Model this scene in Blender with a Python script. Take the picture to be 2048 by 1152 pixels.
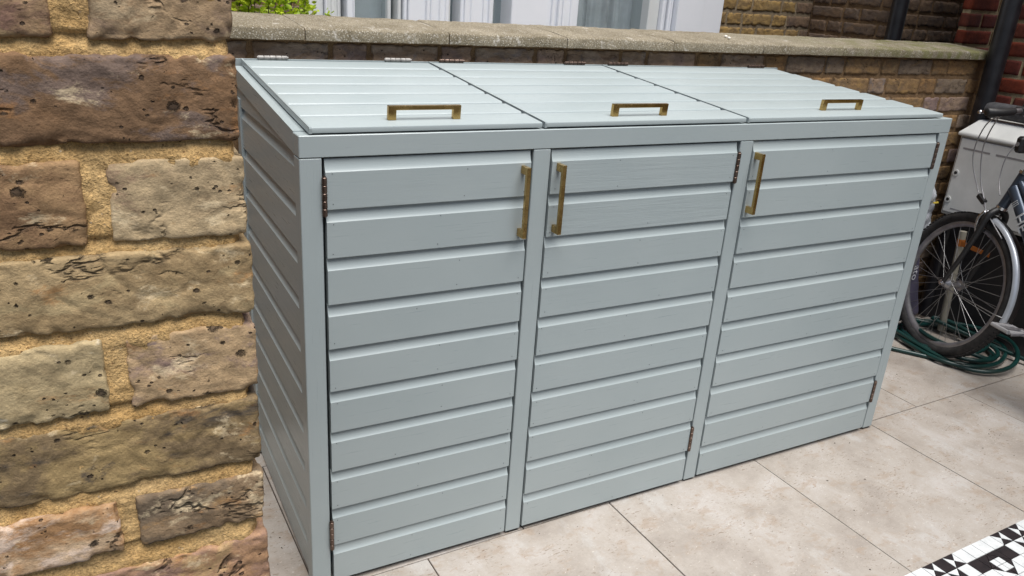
import bpy, math, random
from mathutils import Vector, Matrix, noise
random.seed(7)
R_ = math.radians
D = bpy.data
scene = bpy.context.scene
col = scene.collection
for o in list(D.objects): D.objects.remove(o)

# ------------------------------------------------------------------ camera
cam_d = D.cameras.new('camera'); cam = D.objects.new('camera', cam_d); col.objects.link(cam)
cR = Vector((0.88213049, -0.46646952, 0.06520717)); cU = Vector((0.11533836, 0.34816104, 0.93031229))
cF = Vector((0.45666493, 0.81313595, -0.3609253))
m = Matrix.Identity(4)
for i in range(3):
    m[i][0], m[i][1], m[i][2] = cR[i], cU[i], -cF[i]
m.translation = (-0.37454, -1.57944, 1.45647)
cam.matrix_world = m
cam_d.sensor_width = 36.0; cam_d.lens = 1571.007 / 2048 * 36
cam_d.clip_start = 0.02; cam_d.clip_end = 600
scene.camera = cam
# ------------------------------------------------------------------ sky, sun, exposure
SUN_AZ, SUN_EL = R_(176), R_(72)          # azimuth measured clockwise from +y
world = D.worlds.new('World'); scene.world = world; world.use_nodes = True
wn = world.node_tree.nodes; wl = world.node_tree.links
sky = wn.new('ShaderNodeTexSky'); sky.sky_type = 'NISHITA'; sky.sun_disc = False
sky.sun_elevation = SUN_EL; sky.sun_rotation = SUN_AZ
sky.air_density = 1.0; sky.dust_density = 3.5; sky.ozone_density = 1.0
wl.new(sky.outputs[0], wn['Background'].inputs[0]); wn['Background'].inputs[1].default_value = 0.065
sd = D.lights.new('sun', 'SUN'); so = D.objects.new('sun', sd); col.objects.link(so)
sd.energy = 3.4; sd.angle = R_(48); sd.color = (1.0, 0.975, 0.94)
sv = Vector((math.sin(SUN_AZ) * math.cos(SUN_EL), math.cos(SUN_AZ) * math.cos(SUN_EL), math.sin(SUN_EL)))
so.rotation_euler = sv.to_track_quat('Z', 'Y').to_euler(); so.location = sv * 20
vs = scene.view_settings
vs.view_transform = 'Standard'; vs.look = 'None'; vs.gamma = 1; vs.use_curve_mapping = False
vs.exposure = 0.76

# ------------------------------------------------------------------ material helpers
def srgb(r, g, b):
    f = lambda c: (c / 255 / 12.92) if c <= 10.3 else ((c / 255 + .055) / 1.055) ** 2.4
    return (f(r), f(g), f(b), 1)
class M:
    def __init__(s, name, rough=.6, metal=0.0, color=(.5, .5, .5, 1), spec=.5):
        s.m = D.materials.new(name); s.m.use_nodes = True; s.n = s.m.node_tree.nodes; s.l = s.m.node_tree.links
        s.b = s.n['Principled BSDF']; s.b.inputs['Roughness'].default_value = rough
        s.b.inputs['Metallic'].default_value = metal; s.b.inputs['Base Color'].default_value = color
        s.b.inputs['Specular IOR Level'].default_value = spec
        s._c = None; s._r = None
    def coord(s, scale=(1, 1, 1), rnd=True, rot=None):
        if s._c is None:
            t = s.n.new('ShaderNodeTexCoord'); s._c = t.outputs['Object']
            oi = s.n.new('ShaderNodeObjectInfo'); s.oi = oi
            mu = s.n.new('ShaderNodeMath'); mu.operation = 'MULTIPLY'; mu.inputs[1].default_value = 37.0
            s.l.new(oi.outputs['Random'], mu.inputs[0])
            ad = s.n.new('ShaderNodeVectorMath'); ad.operation = 'ADD'
            s.l.new(s._c, ad.inputs[0]); s.l.new(mu.outputs[0], ad.inputs[1]); s._r = ad.outputs[0]
        mp = s.n.new('ShaderNodeMapping'); mp.inputs['Scale'].default_value = scale
        if rot: mp.inputs['Rotation'].default_value = rot
        s.l.new(s._r if rnd else s._c, mp.inputs[0]); return mp.outputs[0]
    def noise(s, sc, detail=4, rough=.55, vec=None, dist=0.0):
        n = s.n.new('ShaderNodeTexNoise'); n.inputs['Scale'].default_value = sc
        n.inputs['Detail'].default_value = detail; n.inputs['Roughness'].default_value = rough
        n.inputs['Distortion'].default_value = dist
        s.l.new(vec if vec is not None else s.coord(), n.inputs['Vector']); return n.outputs[0]
    def voro(s, sc, vec=None, feature='F1', out=0, rnd=1.0):
        n = s.n.new('ShaderNodeTexVoronoi'); n.feature = feature; n.inputs['Scale'].default_value = sc
        n.inputs['Randomness'].default_value = rnd
        s.l.new(vec if vec is not None else s.coord(), n.inputs['Vector']); return n.outputs[out]
    def ramp(s, v, pts):
        n = s.n.new('ShaderNodeValToRGB'); e = n.color_ramp.elements
        while len(e) < len(pts): e.new(.5)
        for el, (p, c) in zip(e, pts):
            el.position = p; el.color = c if len(c) == 4 else (*c, 1)
        s.l.new(v, n.inputs[0]); return n.outputs[0]
    def step(s, v, a, b, lo=0.0, hi=1.0):
        n = s.n.new('ShaderNodeMapRange'); n.interpolation_type = 'SMOOTHSTEP'
        for k, x in zip((1, 2, 3, 4), (a, b, lo, hi)): n.inputs[k].default_value = x
        s.l.new(v, n.inputs[0]); return n.outputs[0]
    def math(s, op, a, b=None):
        n = s.n.new('ShaderNodeMath'); n.operation = op
        for k, x in enumerate((a, b)):
            if x is None: continue
            if isinstance(x, (int, float)): n.inputs[k].default_value = x
            else: s.l.new(x, n.inputs[k])
        return n.outputs[0]
    def mix(s, f, a, b, mode='MIX'):
        n = s.n.new('ShaderNodeMix'); n.data_type = 'RGBA'; n.blend_type = mode
        for k, x in ((0, f), (6, a), (7, b)):
            if isinstance(x, (int, float)): n.inputs[k].default_value = x
            elif isinstance(x, tuple): n.inputs[k].default_value = x if len(x) == 4 else (*x, 1)
            else: s.l.new(x, n.inputs[k])
        return n.outputs[2]
    def objcol(s):
        s.coord(); return s.oi.outputs['Color']
    def attr(s, name):
        n = s.n.new('ShaderNodeAttribute'); n.attribute_type = 'OBJECT'; n.attribute_name = name; return n.outputs['Color']
    def rand(s):
        s.coord(); return s.oi.outputs['Random']
    def color(s, c): s.l.new(c, s.b.inputs['Base Color'])
    def roughness(s, c): s.l.new(c, s.b.inputs['Roughness'])
    def bump(s, h, strength=.3, dist=.002):
        n = s.n.new('ShaderNodeBump'); n.inputs['Distance'].default_value = dist
        if isinstance(strength, (int, float)): n.inputs['Strength'].default_value = strength
        else: s.l.new(strength, n.inputs['Strength'])
        s.l.new(h, n.inputs['Height'])
        prev = getattr(s, '_b', None)
        if prev is not None: s.l.new(prev, n.inputs['Normal'])
        s._b = n.outputs[0]; s.l.new(s._b, s.b.inputs['Normal'])

def paint(axis):
    p = M('satin_paint_' + axis, rough=.4, spec=.5)
    st = {'x': (1.6, 40, 40), 'y': (40, 1.6, 40), 'z': (40, 40, 1.6)}[axis]
    v = p.coord(st)
    grain = p.noise(3.0, 6, .65, v, .6)
    fine = p.noise(7.0, 3, .6, p.coord(tuple(k * 3.0 for k in st)))
    blot = p.noise(3.2, 3, .5)
    base = p.ramp(blot, [(.3, (.302, .353, .364)), (.7, (.328, .377, .386))])
    dust = p.step(p.noise(900, 1, .5), .72, .8, 0, .35)
    base = p.mix(dust, base, (.42, .46, .46))
    p.color(base)
    p.roughness(p.step(p.noise(14, 4, .6, p.coord(tuple(k * .4 for k in st))), .3, .7, .27, .40))
    ga_ = p.n.new('ShaderNodeAttribute'); ga_.attribute_type = 'OBJECT'; ga_.attribute_name = 'grain'
    stg = p.math('ADD', p.step(p.rand(), .0, 1.0, .03, .12), p.math('MULTIPLY', ga_.outputs['Fac'], .75))
    p.bump(grain, stg, .0022); p.bump(fine, .12, .0012)
    p.bump(p.noise(9, 2, .5), .10, .006)
    return p.m
MAT = {'paint_x': paint('x'), 'paint_y': paint('y'), 'paint_z': paint('z')}

def brass():
    p = M('antique_brass', rough=.3, metal=1)
    n = p.noise(28, 4, .6); st = p.noise(12, 4, .6, p.coord((1, 1, 8)))
    c = p.ramp(n, [(.3, (.38, .24, .085)), (.52, (.50, .335, .125)), (.75, (.62, .44, .19))])
    p.color(p.mix(p.step(st, .5, .75, 0, .3), c, (.22, .125, .045)))
    p.roughness(p.step(n, .3, .7, .2, .3))
    return p.m
MAT['brass'] = brass()
def bronze():
    p = M('bronze_hinge', rough=.36, metal=.9)
    p.color(p.ramp(p.noise(60, 3, .6), [(.3, (.085, .058, .046)), (.7, (.21, .155, .13))])); return p.m
MAT['bronze'] = bronze()
def simple(name, c, rough=.6, metal=0, var=.12, sc=20, bmp=0, bsc=200, spec=.5):
    p = M(name, rough, metal, spec=spec)
    lo = tuple(x * (1 - var) for x in c[:3]); hi = tuple(min(1, x * (1 + var)) for x in c[:3])
    p.color(p.ramp(p.noise(sc, 4, .6), [(.3, lo), (.7, hi)]))
    if bmp: p.bump(p.noise(bsc, 3, .6), bmp, .002)
    return p.m

def stock_brick(name='stock_brick', pits=1.0, spread=1.0, sheen=.85):
    p = M(name, rough=sheen, spec=.25)
    c1 = p.objcol(); c2 = p.attr('tone'); c3 = p.attr('patch')
    big = p.noise(11, 5, .62, p.coord((1, 1, 1.7)), .7)
    med = p.noise(45, 5, .65, p.coord((.7, 1, 1.3)), .5)
    fin = p.noise(330, 3, .6)
    c = p.mix(p.step(big, .42, .60), c1, c2)
    c = p.mix(p.step(p.noise(17, 4, .6, p.coord((1.0, 1.0, 1.6)), .9), .55, .66, 0, .85), c, c3)
    c = p.mix(p.step(med, .3, .72, .0, .55), p.mix(.5, c, (.16, .115, .075)), c)
    c = p.mix(.8, c, p.ramp(med, [(.25, (.75, .70, .66)), (.5, (1.25, 1.22, 1.18)), (.75, (1.6, 1.55, 1.45))]), 'MULTIPLY')
    c = p.mix(.6, c, p.ramp(fin, [(.3, (.72, .70, .68)), (.7, (1.2, 1.18, 1.15))]), 'MULTIPLY')
    # sooty and limy specks
    sp = p.voro(150, rnd=1.0)
    c = p.mix(p.math('MULTIPLY', p.step(sp, .22, .12), p.step(p.noise(60, 2, .5), .56, .64, 0, .8)), c, (.03, .022, .02))
    c = p.mix(p.step(p.noise(90, 4, .7), .66, .78, 0, .45), c, (.58, .53, .46))
    # pits with soot lodged in them
    pv = p.voro(62, p.coord((1, 1, 1.25)))
    pit = p.math('MULTIPLY', p.step(pv, .24, .12), p.step(p.noise(24, 2, .5), .57, .60))
    pit = p.math('MULTIPLY', pit, pits)
    c = p.mix(pit, c, (.035, .026, .02))
    # creases from moulding
    cr = p.noise(12, 5, .65, p.coord((.7, 1, 1.5), rot=(0, .25, 0)), .7)
    crk = p.step(p.math('ABSOLUTE', p.math('SUBTRACT', cr, .5)), 0.0, .007, 1, 0)
    crk = p.math('MULTIPLY', crk, p.step(p.noise(13, 2, .5), .54, .62))
    c = p.mix(p.math('MULTIPLY', crk, .6), c, (.06, .042, .03))
    p.color(c)
    p.bump(pit, -1.0, .006) if False else p.bump(p.math('MULTIPLY', pit, -1), 1.0, .005)
    p.bump(p.math('MULTIPLY', crk, -1), .9, .003)
    p.bump(p.noise(42, 6, .7, p.coord((.8, 1, 1.2)), .5), .6, .006)
    p.bump(p.noise(170, 4, .68), .6, .0025)
    p.bump(p.noise(620, 2, .6), .4, .0009)
    return p.m
MAT['stock'] = stock_brick()
def close_brick():
    p = M('old_stock_brick', rough=.88, spec=.22)
    c1 = p.objcol(); c2 = p.attr('tone'); c3 = p.attr('patch')
    big = p.noise(10, 8, .68, p.coord((.8, 1, 1.5)), .35)
    c = p.mix(p.step(big, .44, .56), c1, c2)
    c = p.mix(p.step(p.noise(14, 8, .70, p.coord((.9, 1, 1.5)), .4), .53, .61, 0, .9), c, c3)
    c = p.mix(p.step(p.noise(20, 6, .7, p.coord((.7, 1, 1.6)), .3), .58, .68, 0, .45), c, srgb(158, 112, 66))
    c = p.mix(p.step(p.noise(24, 7, .72, p.coord((.8, 1, 1.4)), .3), .57, .66, 0, .6), c, srgb(196, 180, 150))
    med = p.noise(55, 7, .72, p.coord((.85, 1, 1.2)), .3)
    c = p.mix(.85, c, p.ramp(med, [(.28, (.80, .75, .70)), (.5, (1.25, 1.23, 1.18)), (.72, (1.62, 1.59, 1.52))]), 'MULTIPLY')
    fin = p.noise(420, 4, .7)
    c = p.mix(.6, c, p.ramp(fin, [(.3, (.70, .68, .66)), (.5, (1.0, 1.0, 1.0)), (.7, (1.28, 1.26, 1.23))]), 'MULTIPLY')
    pits = []
    for sc, th, m0 in ((30, .16, .54), (70, .20, .57), (150, .26, .60)):
        pv = p.voro(sc, p.coord((1, 1, 1.35))); pits.append(p.math('MULTIPLY', p.step(p.math('ADD', pv, p.math('MULTIPLY', p.math('SUBTRACT', fin, .5), .25)), th, th * .45), p.step(p.noise(sc * .45, 2, .5), m0, m0 + .03)))
    pit = p.math('MAXIMUM', p.math('MAXIMUM', pits[0], pits[1]), pits[2])
    c = p.mix(p.math('MULTIPLY', pit, .85), c, (.05, .035, .025))
    # folds left by the moulder: irregular sharp creases, mostly lengthwise
    cr = p.noise(7, 5, .60, p.coord((.75, 1, 1.6), rot=(0, .12, 0)), .25)
    d0 = p.math('ABSOLUTE', p.math('SUBTRACT', cr, .5))
    msk = p.step(p.noise(12, 3, .55), .51, .64)
    crk = p.math('MULTIPLY', p.step(d0, 0.0, .009, 1, 0), msk)
    c = p.mix(p.math('MULTIPLY', crk, .6), c, (.07, .048, .034))
    p.color(c)
    p.bump(p.math('MULTIPLY', pit, -1), 1.0, .009)
    p.bump(p.math('MULTIPLY', p.step(d0, 0.0, .022, 1, 0), p.math('MULTIPLY', msk, -1)), 1.0, .006)
    p.bump(p.noise(24, 5, .6, p.coord((.85, 1, 1.15)), .3), .28, .006)
    p.bump(p.noise(120, 6, .72), .38, .0035)
    p.bump(fin, .5, .0016)
    return p.m
MAT['stock_close'] = close_brick()
def mortar(name, lo, hi, bsc=1.0):
    p = M(name, rough=.95, spec=.15)
    n = p.noise(16, 5, .65); g = p.noise(420, 3, .65)
    c = p.ramp(n, [(.28, lo), (.72, hi)])
    c = p.mix(.85, c, p.ramp(g, [(.28, (.5, .46, .42)), (.5, (1, .98, .95)), (.72, (1.4, 1.35, 1.25))]), 'MULTIPLY')
    st = p.voro(260); cc = p.voro(260, out=1)
    c = p.mix(p.math('MULTIPLY', p.step(st, .28, .18), p.step(p.noise(120, 2, .5), .55, .62, 0, .8)), c, p.ramp(cc, [(.3, (.10, .05, .025)), (.6, (.30, .17, .07)), (.85, (.62, .50, .34))]))
    c = p.mix(p.step(p.noise(22, 5, .65, p.coord((.6, 1, 1.4))), .54, .68, 0, .55), c, p.mix(.5, c, (.25, .15, .08)))
    p.color(c)
    p.bump(p.noise(45, 7, .70), .7, .008); p.bump(p.noise(190, 4, .7), .55, .0035); p.bump(g, .8, .0022)
    return p.m
MAT['sand_mortar'] = mortar('sand_mortar', srgb(172, 138, 88)[:3], srgb(212, 182, 132)[:3])
MAT['brown_mortar'] = mortar('brown_mortar', srgb(112, 92, 70)[:3], srgb(150, 124, 94)[:3])
MAT['cream_mortar'] = mortar('cream_mortar', srgb(140, 124, 98)[:3], srgb(186, 170, 138)[:3])
MAT['grey_mortar'] = mortar('grey_mortar', srgb(120, 108, 90)[:3], srgb(165, 150, 126)[:3])

def concrete():
    p = M('coping_concrete', rough=.9, spec=.2)
    base = p.ramp(p.noise(7, 5, .65), [(.3, srgb(104, 96, 80)[:3]), (.7, srgb(138, 130, 114)[:3])])
    g = p.noise(260, 3, .7)
    base = p.mix(.9, base, p.ramp(g, [(.3, (.5, .48, .44)), (.5, (.98, .98, .96)), (.7, (1.5, 1.5, 1.45))]), 'MULTIPLY')
    v = p.voro(210)
    base = p.mix(p.math('MULTIPLY', p.step(v, .42, .25), p.step(p.noise(150, 2, .5), .44, .54, 0, .6)), base, (.56, .53, .47))
    base = p.mix(p.math('MULTIPLY', p.step(p.voro(180), .36, .22), p.step(p.noise(120, 2, .5), .50, .58, 0, .6)), base, (.09, .08, .06))
    base = p.mix(p.step(p.noise(26, 5, .7, p.coord((1, .5, 1))), .58, .70, 0, .5), base, (.58, .56, .52))
    # algae grows over the end in the damp corner
    tc = p.n.new('ShaderNodeNewGeometry'); sx = p.n.new('ShaderNodeSeparateXYZ'); p.l.new(tc.outputs['Position'], sx.inputs[0])
    al = p.math('MULTIPLY', p.step(sx.outputs[0], 1.9, 3.2, .0, .75), p.step(p.noise(15, 4, .6), .38, .62))
    base = p.mix(al, base, srgb(96, 98, 52))
    p.color(base); p.bump(p.noise(80, 5, .7), .7, .004); p.bump(g, .7, .002)
    return p.m
MAT['coping'] = concrete()

def stone_tile():
    p = M('limestone_tile', rough=.55, spec=.35)
    n = p.noise(5.0, 9, .70, p.coord((1, 1, 1)), .3)
    c = p.ramp(n, [(.34, srgb(139, 132, 125)[:3]), (.5, srgb(153, 147, 140)[:3]), (.66, srgb(163, 159, 155)[:3])])
    ch = p.noise(11, 9, .74, p.coord((1, 1.5, 1)), .3)
    c = p.mix(p.step(ch, .52, .64, 0, .6), c, srgb(142, 128, 114))
    c = p.mix(p.step(p.noise(4, 8, .7, p.coord((1.3, .8, 1))), .56, .66, 0, .55), c, srgb(165, 164, 162))
    c = p.mix(.55, c, p.ramp(p.noise(170, 5, .75), [(.3, (.84, .83, .82)), (.7, (1.12, 1.11, 1.10))]), 'MULTIPLY')
    fl = p.noise(130, 3, .55, p.coord((.5, 1.5, 1), rot=(0, 0, -.5)), .5)
    dash = p.math('MULTIPLY', p.step(fl, .60, .67), p.step(p.noise(9, 5, .65), .44, .58))
    c = p.mix(p.math('MULTIPLY', dash, .62), c, srgb(100, 78, 60))
    c = p.mix(p.math('MULTIPLY', p.step(p.noise(150, 3, .55, p.coord((.6, 1.4, 1), rot=(0, 0, -.5)), .5), .66, .72), .6), c, srgb(196, 190, 182))
    rust = p.math('MULTIPLY', p.step(p.noise(30, 6, .7), .60, .70), p.step(p.noise(5, 3, .5), .48, .62))
    c = p.mix(p.math('MULTIPLY', rust, .55), c, srgb(128, 98, 68))
    sp = p.math('MULTIPLY', p.step(p.voro(60), .10, .05), p.step(p.noise(18, 2, .5), .50, .58))
    c = p.mix(p.math('MULTIPLY', sp, .85), c, srgb(58, 44, 34))
    p.color(c); p.roughness(p.step(n, .3, .7, .5, .68))
    p.bump(p.math('MULTIPLY', dash, -1), .3, .001); p.bump(p.noise(260, 3, .6), .12, .0008)
    return p.m
MAT['tile'] = stone_tile()
def marble(name, a, b, spk):
    p = M(name, rough=.5, spec=.35)
    c = p.ramp(p.noise(40, 4, .6), [(.3, a), (.7, b)])
    c = p.mix(p.step(p.noise(110, 3, .6, p.coord((1, 2, 1))), .64, .74, 0, .7), c, spk)
    p.color(c); return p.m
MAT['mosaic_white'] = marble('mosaic_white', srgb(178, 182, 184)[:3], srgb(198, 201, 202)[:3], srgb(140, 138, 136)[:3])
MAT['mosaic_black'] = marble('mosaic_black', srgb(26, 23, 26)[:3], srgb(40, 34, 36)[:3], srgb(70, 60, 56)[:3])
MAT['grout'] = simple('grout', srgb(70, 62, 56), .95)
MAT['asphalt'] = simple('asphalt', (.06, .06, .06), .95, bmp=.5)
def upvc():
    p = M('white_gloss_paint', rough=.32, spec=.5)
    p.color(p.ramp(p.noise(3, 4, .6), [(.3, (.78, .81, .85)), (.7, (.84, .86, .90))]))
    p.bump(p.noise(30, 3, .5, p.coord((1, 1, .15))), .06, .002); return p.m
MAT['white'] = upvc()
MAT['offwhite'] = simple('off_white_paint', (.68, .70, .69), .4, var=.05, sc=4)
MAT['curtain'] = simple('net_curtain', (.62, .63, .63), .9, var=.2, sc=8)
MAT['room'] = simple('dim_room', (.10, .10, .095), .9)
MAT['blind'] = simple('roller_blind', (.66, .68, .68), .8, var=.05)
def glass():
    p = M('window_glass'); n = p.n; l = p.l
    t = n.new('ShaderNodeBsdfTransparent'); t.inputs[0].default_value = (.86, .89, .9, 1)
    g = n.new('ShaderNodeBsdfGlossy'); g.inputs['Roughness'].default_value = .02
    lw = n.new('ShaderNodeLayerWeight'); lw.inputs[0].default_value = .5; f = n.new('ShaderNodeMapRange'); f.inputs[3].default_value = .05; f.inputs[4].default_value = .6; f.inputs[1].default_value = .55; l.new(lw.outputs['Facing'], f.inputs[0])
    mx = n.new('ShaderNodeMixShader'); l.new(f.outputs[0], mx.inputs[0]); l.new(t.outputs[0], mx.inputs[1]); l.new(g.outputs[0], mx.inputs[2])
    l.new(mx.outputs[0], n['Material Output'].inputs[0]); return p.m
MAT['glass'] = glass()
def castiron():
    p = M('black_gloss_iron', rough=.32)
    p.color(p.ramp(p.noise(18, 4, .6), [(.3, (.008, .008, .010)), (.75, (.022, .022, .026))]))
    p.bump(p.noise(60, 4, .6), .25, .002); return p.m
MAT['iron'] = castiron()
def grp():
    p = M('white_grp_cabinet', rough=.5)
    c = p.ramp(p.noise(6, 5, .65), [(.3, srgb(194, 196, 193)[:3]), (.7, srgb(214, 215, 212)[:3])])
    c = p.mix(p.step(p.noise(40, 4, .7), .64, .8, 0, .4), c, srgb(120, 115, 104)); p.color(c)
    p.bump(p.noise(300, 2, .5), .1, .001); return p.m
MAT['grp'] = grp()
def rubber():
    p = M('tyre_rubber', rough=.75, spec=.3)
    p.color(p.ramp(p.noise(30, 4, .6), [(.3, (.012, .012, .013)), (.75, (.045, .043, .042))])); p.bump(p.noise(260, 2, .5), .5, .002); return p.m
MAT['rubber'] = rubber()
MAT['worn_hinge'] = simple('paint_worn_hinge', (.30, .29, .275), .6, .2, .3, 60)
MAT['alloy'] = simple('brushed_alloy', (.38, .38, .40), .38, .9, .25, 40)
MAT['rim'] = simple('grey_rim', (.30, .30, .315), .4, .7, .25, 25)
MAT['chrome'] = simple('chrome', (.62, .62, .64), .18, 1, .1)
MAT['spoke'] = simple('steel_spoke', (.30, .30, .30), .5, .9, .1)
MAT['blk'] = simple('black_plastic', (.014, .014, .015), .5, bmp=.2)
MAT['frame_blue'] = simple('dark_blue_grey_frame', (.045, .06, .085), .28, .35, .2, 8)
MAT['decal'] = simple('silver_decal', (.52, .55, .57), .4, .1, .1)
MAT['guard'] = simple('silver_mudguard', (.42, .45, .49), .35, .4, .12, 10)
MAT['cable'] = simple('grey_cable', (.30, .30, .31), .4, .3)
def hosem():
    p = M('green_hose', rough=.3); p.color(p.ramp(p.noise(14, 4, .6), [(.3, (.003, .020, .018)), (.75, (.006, .040, .036))])); return p.m
MAT['hose'] = hosem()
MAT['sack'] = simple('white_plastic_sack', (.42, .44, .47), .35, var=.25, sc=14, bmp=.4, bsc=60)
MAT['sack_yellow'] = simple('yellow_print', (.6, .45, .05), .5)
MAT['lilac'] = simple('lilac_grey_sack', srgb(96, 92, 112), .5, var=.12, bmp=.3, bsc=30)
MAT['lettering'] = simple('white_print', (.75, .76, .78), .6, var=.05)
MAT['pole'] = simple('grey_plastic_pipe', srgb(132, 128, 116), .6)
MAT['orange'] = simple('brown_parcel_tape', srgb(150, 86, 28), .45)
MAT['roll'] = simple('black_foam_roll', (.06, .06, .064), .75, var=.4, sc=60, bmp=.6, bsc=120)
def leafm():
    p = M('privet_leaf', rough=.45)
    c = p.ramp(p.noise(22, 3, .6), [(.3, (.16, .28, .012)), (.52, (.36, .48, .02)), (.75, (.58, .66, .05))]); p.color(c)
    tr = p.n.new('ShaderNodeBsdfTranslucent'); p.l.new(c, tr.inputs[0])
    mx = p.n.new('ShaderNodeMixShader'); mx.inputs[0].default_value = .35
    p.l.new(p.b.outputs[0], mx.inputs[1]); p.l.new(tr.outputs[0], mx.inputs[2]); p.l.new(mx.outputs[0], p.n['Material Output'].inputs[0]); return p.m
MAT['leaf'] = leafm()
MAT['twig'] = simple('brown_twig', (.10, .07, .04), .9)
MAT['pebble'] = simple('white_pebble', (.72, .70, .65), .7)
MAT['litter'] = simple('dry_leaf_bits', (.06, .04, .025), .9, var=.4)
MAT['nail'] = simple('dark_nail_head', (.05, .055, .055), .6)
def red_brick():
    p = M('red_brick', rough=.85, spec=.25)
    c = p.mix(p.step(p.noise(14, 4, .6), .4, .62), p.objcol(), p.attr('tone'))
    c = p.mix(.7, c, p.ramp(p.noise(90, 4, .65), [(.3, (.6, .58, .56)), (.7, (1.25, 1.2, 1.15))]), 'MULTIPLY')
    c = p.mix(p.math('MULTIPLY', p.step(p.voro(80), .18, .1), p.step(p.noise(30, 2, .5), .55, .6)), c, (.04, .025, .02))
    p.color(c); p.bump(p.noise(60, 5, .7), .5, .004); p.bump(p.noise(300, 3, .6), .4, .0015); return p.m
MAT['red'] = red_brick()
def brick_far(name, a, b, mo):
    p = M(name, rough=.9, spec=.2)
    t = p.n.new('ShaderNodeTexBrick'); t.inputs['Color1'].default_value = a; t.inputs['Color2'].default_value = b; t.inputs['Mortar'].default_value = mo
    t.inputs['Scale'].default_value = 1; t.inputs['Brick Width'].default_value = .225; t.inputs['Row Height'].default_value = .075; t.inputs['Mortar Size'].default_value = .006
    g = p.n.new('ShaderNodeTexCoord'); sp = p.n.new('ShaderNodeSeparateXYZ'); p.l.new(g.outputs['Object'], sp.inputs[0])
    cb = p.n.new('ShaderNodeCombineXYZ'); p.l.new(p.math('ADD', sp.outputs[0], sp.outputs[1]), cb.inputs[0]); p.l.new(sp.outputs[2], cb.inputs[1])
    p.l.new(cb.outputs[0], t.inputs['Vector']); p.color(p.mix(.6, t.outputs[0], p.ramp(p.noise(30, 4, .6), [(.3, (.6, .6, .6)), (.7, (1.2, 1.2, 1.2))]), 'MULTIPLY'))
    return p.m
MAT['far_stock'] = brick_far('weathered_stock_brickwork', srgb(112, 92, 58), srgb(80, 66, 50), srgb(130, 118, 98))
MAT['far_red'] = brick_far('red_brickwork', srgb(122, 52, 36), srgb(98, 46, 38), srgb(150, 132, 106))

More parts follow.
